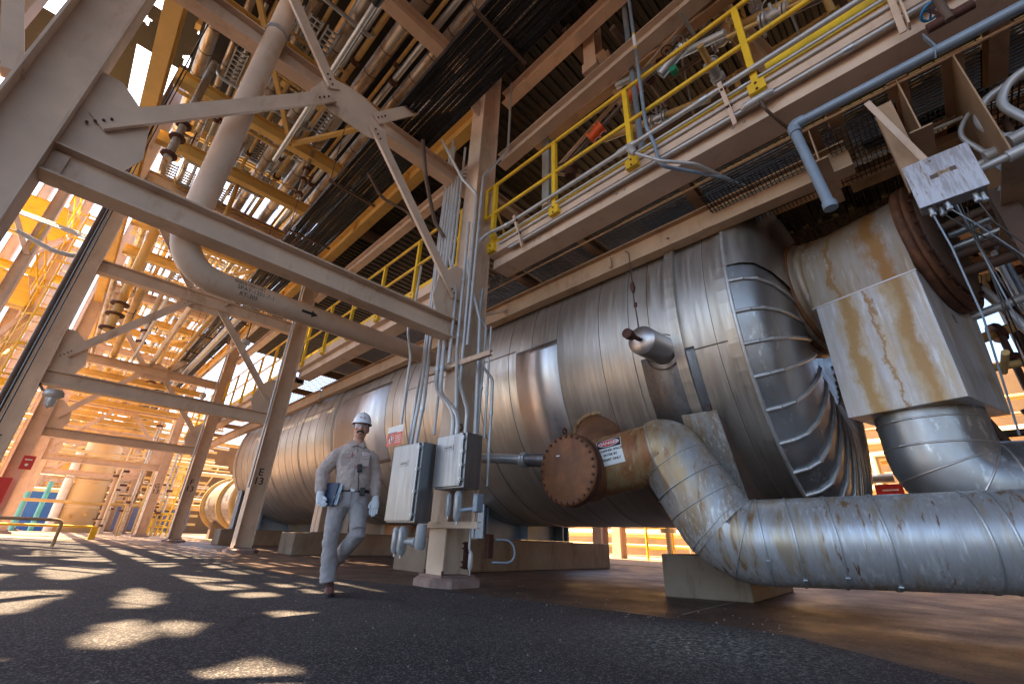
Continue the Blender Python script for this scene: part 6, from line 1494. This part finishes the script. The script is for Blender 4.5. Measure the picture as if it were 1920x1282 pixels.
# low pipe railing
t = thing('pipe_barrier', (-.3, 17, 0), 'low brown pipe barrier at the lower left', 'barrier')
b = MB(); b.tube(fillet([(-3.0, 15.4, .62), (.35, 15.4, .62), (.35, 15.4, .05)], .12), .035, 12); b.tube([(-1.4, 15.4, 0), (-1.4, 15.4, .62)], .04, 8); b.build('rails', 'steel_old', t)
b = MB(); b.tube([(-1.5, 24.5, .45), (1.6, 24.5, .45)], .045, 8); b.box((1.45, 24.4, 0), (1.65, 24.6, .42)); b.build('yellow_pipe', 'yellow', label='low yellow pipe along the ground at the left', cat='pipe')

# ================================================================== far background
t = thing('storage_tank', (1.4, 42, 0), 'tall cream tank standing at the far left end of the rack', 'tank')
b = MB(); b.lathe([(0, 0), (1.0, 0), (1.0, 6.0), (.9, 6.3), (.5, 6.6), (0, 6.7)], (1.55, 43, 0), (0, 0, 1), 40); b.build('shell', 'cream', t)
b = MB()
for z in (1.5, 3.0, 4.5): b.lathe([(1.0, z), (1.02, z+.01), (1.02, z+.08), (1.0, z+.09)], (1.55, 43, 0), (0, 0, 1), 40)
b.split('band', 'cream', t)
b = MB()
for x, z in ((1.1, .9), (1.9, 1.1)): b.cyl((x, 42.1, z), (x, 41.8, z), .12, 10)
b.split('nozzle', 'plant', t)
b = MB(); b.box((-1.2, 44, 0), (.55, 44.3, 2.6)); b.build('blue_wall', 'bluepanel', label='blue clad cabinet left of the cream tank', cat='cabinet')
b = MB(); b.cyl((-.35, 42.6, 0), (-.35, 42.6, 3.0), .13, 20); b.build('turquoise_vessel', 'cyan', label='turquoise upright vessel in front of the blue cabinet', cat='vessel')
b = MB(); b.cyl((.42, 42.4, 0), (.42, 42.4, 5.0), .24, 20); b.build('white_pipe', 'white', label='white upright pipe at the left side of the cream tank', cat='pipe')
b = MB(); b.cyl((-1.15, 40.5, 0), (-1.15, 40.5, 2.2), .14, 16); b.build('turquoise_drum', 'cyan', label='blue turquoise drum beside the blue cabinet', cat='drum')
rb = random.Random(21)
for k, (x, y) in enumerate(sorted([(rb.uniform(2.5, 5.6), rb.uniform(33, 47)) for _ in range(24)], key=lambda q: scrx((q[0], q[1], 1)))):
    r = rb.choice((.05, .08, .12)); h = rb.uniform(1.5, 7)
    t = thing('process_pipe', (x, y, 0), 'upright tan pipe in the far process clutter, %s from the left' % NUM[k], 'pipe', 'upright pipes at the far end of the rack')
    b = MB(); b.tube([(x, y, 0), (x, y, h)], r, 8); b.build('pipe', rb.choice(('plant', 'clad_warm', 'steel_old', 'cream')), t)
    b = MB(); z = rb.uniform(.4, h-.3); b.cyl((x, y, z), (x, y, z+.12), r*2, 10); b.tube([(x, y, z+.4), (x+rb.choice((-1, 1))*.5, y, z+.4)], r*.7, 6); b.split('valve', 'rust_dark', t)
for k in range(20):
    z = 1.7+.40*k; y = rb.uniform(36, 48); b = MB(); b.tube([(-3, y, z), (9, y, z)], rb.choice((.05, .09, .13)), 8)
    b.build('crosswise_pipe', rb.choice(('plant', 'clad_warm', 'cream')), label='crosswise pipe at the far end of the rack, %s from the ground' % NUM[k], cat='pipe', group='crosswise pipes at the far end')
t = thing('ladder_cage', (4.9, 40, 0), 'distant yellow ladder and railed stair right of column G 13', 'ladder', 'yellow ladders')
b = MB()
for s in (0, .7): b.tube([(5.0+s, 38, 0), (5.4+s, 38, 4.6)], .06, 8)
b.split('side_rail', 'yellow', t)
b = MB()
for k in range(14): z = .3+.32*k; b.bar((5.0+z*.09, 38, z), (5.7+z*.09, 38, z), .1, .05)
b.split('rung', 'yellow', t)
b = MB()
for z in (.5, .9, 1.3): b.tube([(4.2, 36, z), (6.2, 36, z)], .05, 8)
for x in (4.2, 4.7, 5.2, 5.7, 6.2): b.tube([(x, 36, 0), (x, 36, 1.3)], .05, 8)
b.build('railing', 'yellow', t)
b = MB(); b.box((4.0, 49, .2), (9, 49.4, 2.3)); b.build('dark_shed', simple('slate_blue_cladding', (.10, .12, .20), .5), label='slate blue shed at the far end between columns', cat='shed')
b = MB(); b.box((-12, 58, 0), (40, 59, 9)); b.build('process_building', simple('dark_brown_cladding', (.16, .085, .03), .7, 0, .3, .5), label='dark brown process building closing the far end of the rack', cat='building')
# smaller exchanger beyond the vessel
t = thing('heat_exchanger', (8.2, 27, .7), 'smaller clad exchanger with flanged end beyond the big vessel', 'vessel')
b = MB(); b.lathe([(0, 24.0), (1.3, 24.0), (1.35, 24.0), (1.35, 33.0), (1.1, 33.5), (0, 33.7)], (7.9, 0, 1.95), (0, 1, 0), 40); b.build('shell', 'clad_warm', t)
b = MB()
for y in (24.3, 26.3, 26.5, 29, 32.6): b.lathe([(1.35, y), (1.55, y+.01), (1.55, y+.14), (1.35, y+.15)], (7.9, 0, 1.95), (0, 1, 0), 40)
b.split('flange', 'plant', t)
b = MB(); b.box((6.9, 25.2, 0), (8.9, 25.7, .9)); b.box((6.9, 31, 0), (8.9, 31.5, .9)); b.split('saddle', 'plinth', t)
b = MB(); b.lathe([(2.56, 21.72), (2.75, 21.73), (2.75, 21.85), (0, 21.9)], (7.5, 0, 3.4), (0, 1, 0), 60); 
# things seen under and behind the vessel
t = thing('vessel_row', (14, 8, 0), 'cream round tanks standing behind the vessel', 'tank')
b = MB(); b.cyl((11.9, 17.0, 0), (11.9, 17.0, 5), .8, 28); b.cyl((14.2, 17.0, 0), (14.2, 17.0, 5), .8, 28); b.cyl((16.5, 17.0, 0), (16.5, 17.0, 5), .9, 28); b.split('shell', 'cream', t)
for k, (x, y) in enumerate(((15.6, 10.6), (17.4, 10.9))):
    b = MB(); b.ibeam((x, y, 0), (x, y, 8), .5, .4, .02, .015, (1, 0, 0)); b.build('steel_column', 'steel', label='sunlit %s column seen under the belly of the vessel' % ('left', 'right')[k], cat='column', group='columns behind the vessel')
t = thing('ladder', (17.8, 9, 0), 'orange lit ladder seen under the vessel beside the pipe bend', 'ladder')
b = MB(); b.tube([(17.0, 9.4, 0), (17.0, 9.4, 4)], .05, 8); b.tube([(18.2, 8.9, 0), (18.2, 8.9, 4)], .05, 8); b.split('side_rail', 'yellow', t)
b = MB()
for z in (.4, .8, 1.2, 1.6, 2.0): b.tube([(17.0, 9.4, z), (18.2, 8.9, z)], .035, 6)
b.split('rung', 'yellow', t)
for k, (x, y) in enumerate(sorted([(15+rb.uniform(0, 8), rb.uniform(-3, 9.5)) for _ in range(20)], key=lambda q: scrx((q[0], q[1], 1)))):
    h = rb.uniform(.6, 5)
    b = MB(); b.tube([(x, y, 0), (x, y, h), (x+.01, y-1.2, h+.01)], rb.choice((.06, .12, .18)), 8); b.cyl((x, y, h*.5), (x, y, h*.5+.15), .3, 10)
    b.build('process_pipe', rb.choice(('plant', 'cream', 'clad_warm')), label='sunlit pipe stand beyond the vessel, %s from the left' % NUM[k], cat='pipe', group='pipe stands beyond the vessel')
for k in range(10):
    z = .5+.55*k; b = MB(); b.tube([(21.5, -12, z), (21.5, 22, z)], (.1, .2, .06)[k % 3], 8); b.build('process_pipe', ('rack_lit', 'cream', 'steel_old')[k % 3], label='long horizontal pipe beyond the vessel, %s from the ground' % NUM[k], cat='pipe', group='horizontal pipes beyond the vessel')
b = MB(); b.box((26, -14, 0), (27, 30, 8)); b.build('back_building', simple('deep_tan_cladding', (.22, .13, .06), .7, 0, .3, .5), label='tan sunlit wall of plant beyond the vessel at right', cat='building')
t = thing('fire_sign', (17.8, 1.6, 1.8), 'small red sign and yellow rail in the gap left of the elbow pipe', 'sign')
b = MB(); b.box((16.0, 1.15, 1.7), (16.05, 1.75, 2.3)); b.build('red_board', 'red', t); b = MB(); b.box((15.99, 1.25, 2.12), (15.999, 1.6, 2.16)); b.box((15.99, 1.25, 1.9), (15.999, 1.45, 2.0)); b.build('print', 'white', t)
b = MB(); b.tube([(15.5, 1.9, 1.2), (15.5, .2, 2.6)], .05, 8); b.build('yellow_rail', 'yellow', label='sloping yellow stair rail in the gap left of the elbow pipe', cat='handrail')
for k, (x, y, z, s) in enumerate(((9.5, -2.9, 6.8, .5), (10.5, -2.4, 4.6, .8), (9.8, -1.7, 3.2, .6), (11.0, -2.0, 2.2, .8), (13.0, -2.9, 5.4, .8))):
    b = MB(); b.box((x, y-s, z), (x+.2, y+s*.3, z+s*.9)); b.cyl((x-.1, y, z-1), (x-.1, y, z+2), .06, 8); b.build('process_module', 'steel_old', label='sunlit equipment glimpsed through the right edge clutter, %s from the top' % NUM[k], cat='equipment', group='equipment beyond the right edge')

# far yard paving, coloured pale for its sunlit look and warm bounce
g = MB(); g.add([(-60, 24.7, .005), (60, 24.7, .005), (60, 58, .005), (-60, 58, .005)], [(0, 1, 2, 3)]); g.add([(12.5, -40, .006), (24, -40, .006), (24, 24.6, .006), (12.5, 24.6, .006)], [(0, 1, 2, 3)])
g.build('pavement', simple('sunlit_yard_paving', (.36, .24, .15), .8, 0, .25, .6, (.22, .13, .08), .3, .002), kind='structure', loc=(0, 0, 0))

# extra sunlit clutter that closes the far end of the rack
rz = random.Random(31)
for k, (x, y) in enumerate(sorted([(rz.uniform(-6, 9), rz.uniform(52, 57)) for _ in range(24)], key=lambda q: scrx((q[0], q[1], 1)))):
    h = rz.uniform(4, 12); b = MB(); b.cyl((x, y, 0), (x, y, h), rz.choice((.15, .3, .6)), 14); 
    b.build('upright_vessel', rz.choice(('cream', 'rack_lit', 'clad_warm', 'plant')), label='sunlit upright column in front of the far building, %s from the left' % NUM[k], cat='vessel', group='upright columns at the far building')
for k in range(16):
    y = 51.0+.02*k; z = .8+.72*k; b = MB(); b.bar((-7, y, z), (10, y, z), .16, .2); b.build('far_beam', 'rack_lit', label='orange horizontal beam at the far end, %s from the ground' % NUM[k], cat='beam', group='far end horizontal beams')
for k in range(8):
    x = -5+1.9*k; b = MB(); b.bar((x, 50.6, 0), (x+(2.2 if k % 2 else -2.2), 50.6, 6), .16, .12); b.build('far_brace', 'rack_lit', label='raking brace at the far end, %s from the left' % NUM[k], cat='brace', group='far end braces')

# grit and small stones scattered on the paving
rg = random.Random(77); b = MB()
for k in range(420):
    x = rg.uniform(.2, 6.5); y = rg.uniform(1.2, 9); s_ = rg.uniform(.003, .009)
    if rg.random() < .5: x = rg.gauss(4.0, .5)
    z = .004; vs = [V(x+s_*math.cos(a)*rg.uniform(.6, 1.2), y+s_*math.sin(a)*rg.uniform(.6, 1.2), z) for a in (0, 1.3, 2.5, 3.8, 5.0)]
    b.add(vs+[V(x, y, z+s_*.9)], [(i, (i+1) % 5, 5) for i in range(5)])
b.build('gravel', simple('pale_grit', (.30, .26, .22), .8), label='loose grit and small stones scattered on the paving', cat='gravel', kind='stuff', loc=(0, 0, 0))

# pale outer steelwork behind the ladder cage at the left
ro = random.Random(8)
for k, (x, y, w_) in enumerate(((-3.3, 24, .3), (-4.6, 26, .35), (-2.7, 29, .3), (-6.0, 30, .4), (-3.9, 36, .4), (-2.4, 38, .3))):
    b = MB(); b.ibeam((x, y, 0), (x, y, 16), w_, w_, .02, .015, (1, 0, 0)); b.build('steel_column', 'steel', label='pale outer column behind the yellow ladder cage, %s from the front' % NUM[k], cat='column', group='outer columns at the left')
for k in range(9):
    z = 2.2+1.45*k; y = 23.5+.02*k; b = MB(); b.ibeam((-7.0, y, z), (-1.9, y, z), .28, .2); b.build('steel_beam', ('steel', 'rack_lit', 'yellow')[k % 3], label='cross beam behind the yellow ladder cage, %s from the ground' % NUM[k], cat='beam', group='outer beams at the left')
for k in range(6):
    b = MB(); b.bar((-6.5+.6*k, 27+.01*k, 1.5*k), (-2.2, 27+.01*k, 2.5+1.9*k), .16, .12); b.build('raking_brace', 'steel', label='raking brace behind the ladder cage, %s from the ground' % NUM[k], cat='brace', group='outer braces at the left')
b = MB()
for k in range(5): b.tube([(-2.45, 16.6+.9*k, 4.1+.55*k), (-2.45, 17.5+.9*k, 4.65+.55*k)], .03, 8)
b.tube([(-2.45, 16.6, 3.2), (-2.45, 21.1, 5.95)], .05, 8); b.build('stair_rail', 'yellow', label='sloping yellow stair rail beside the ladder cage', cat='handrail')
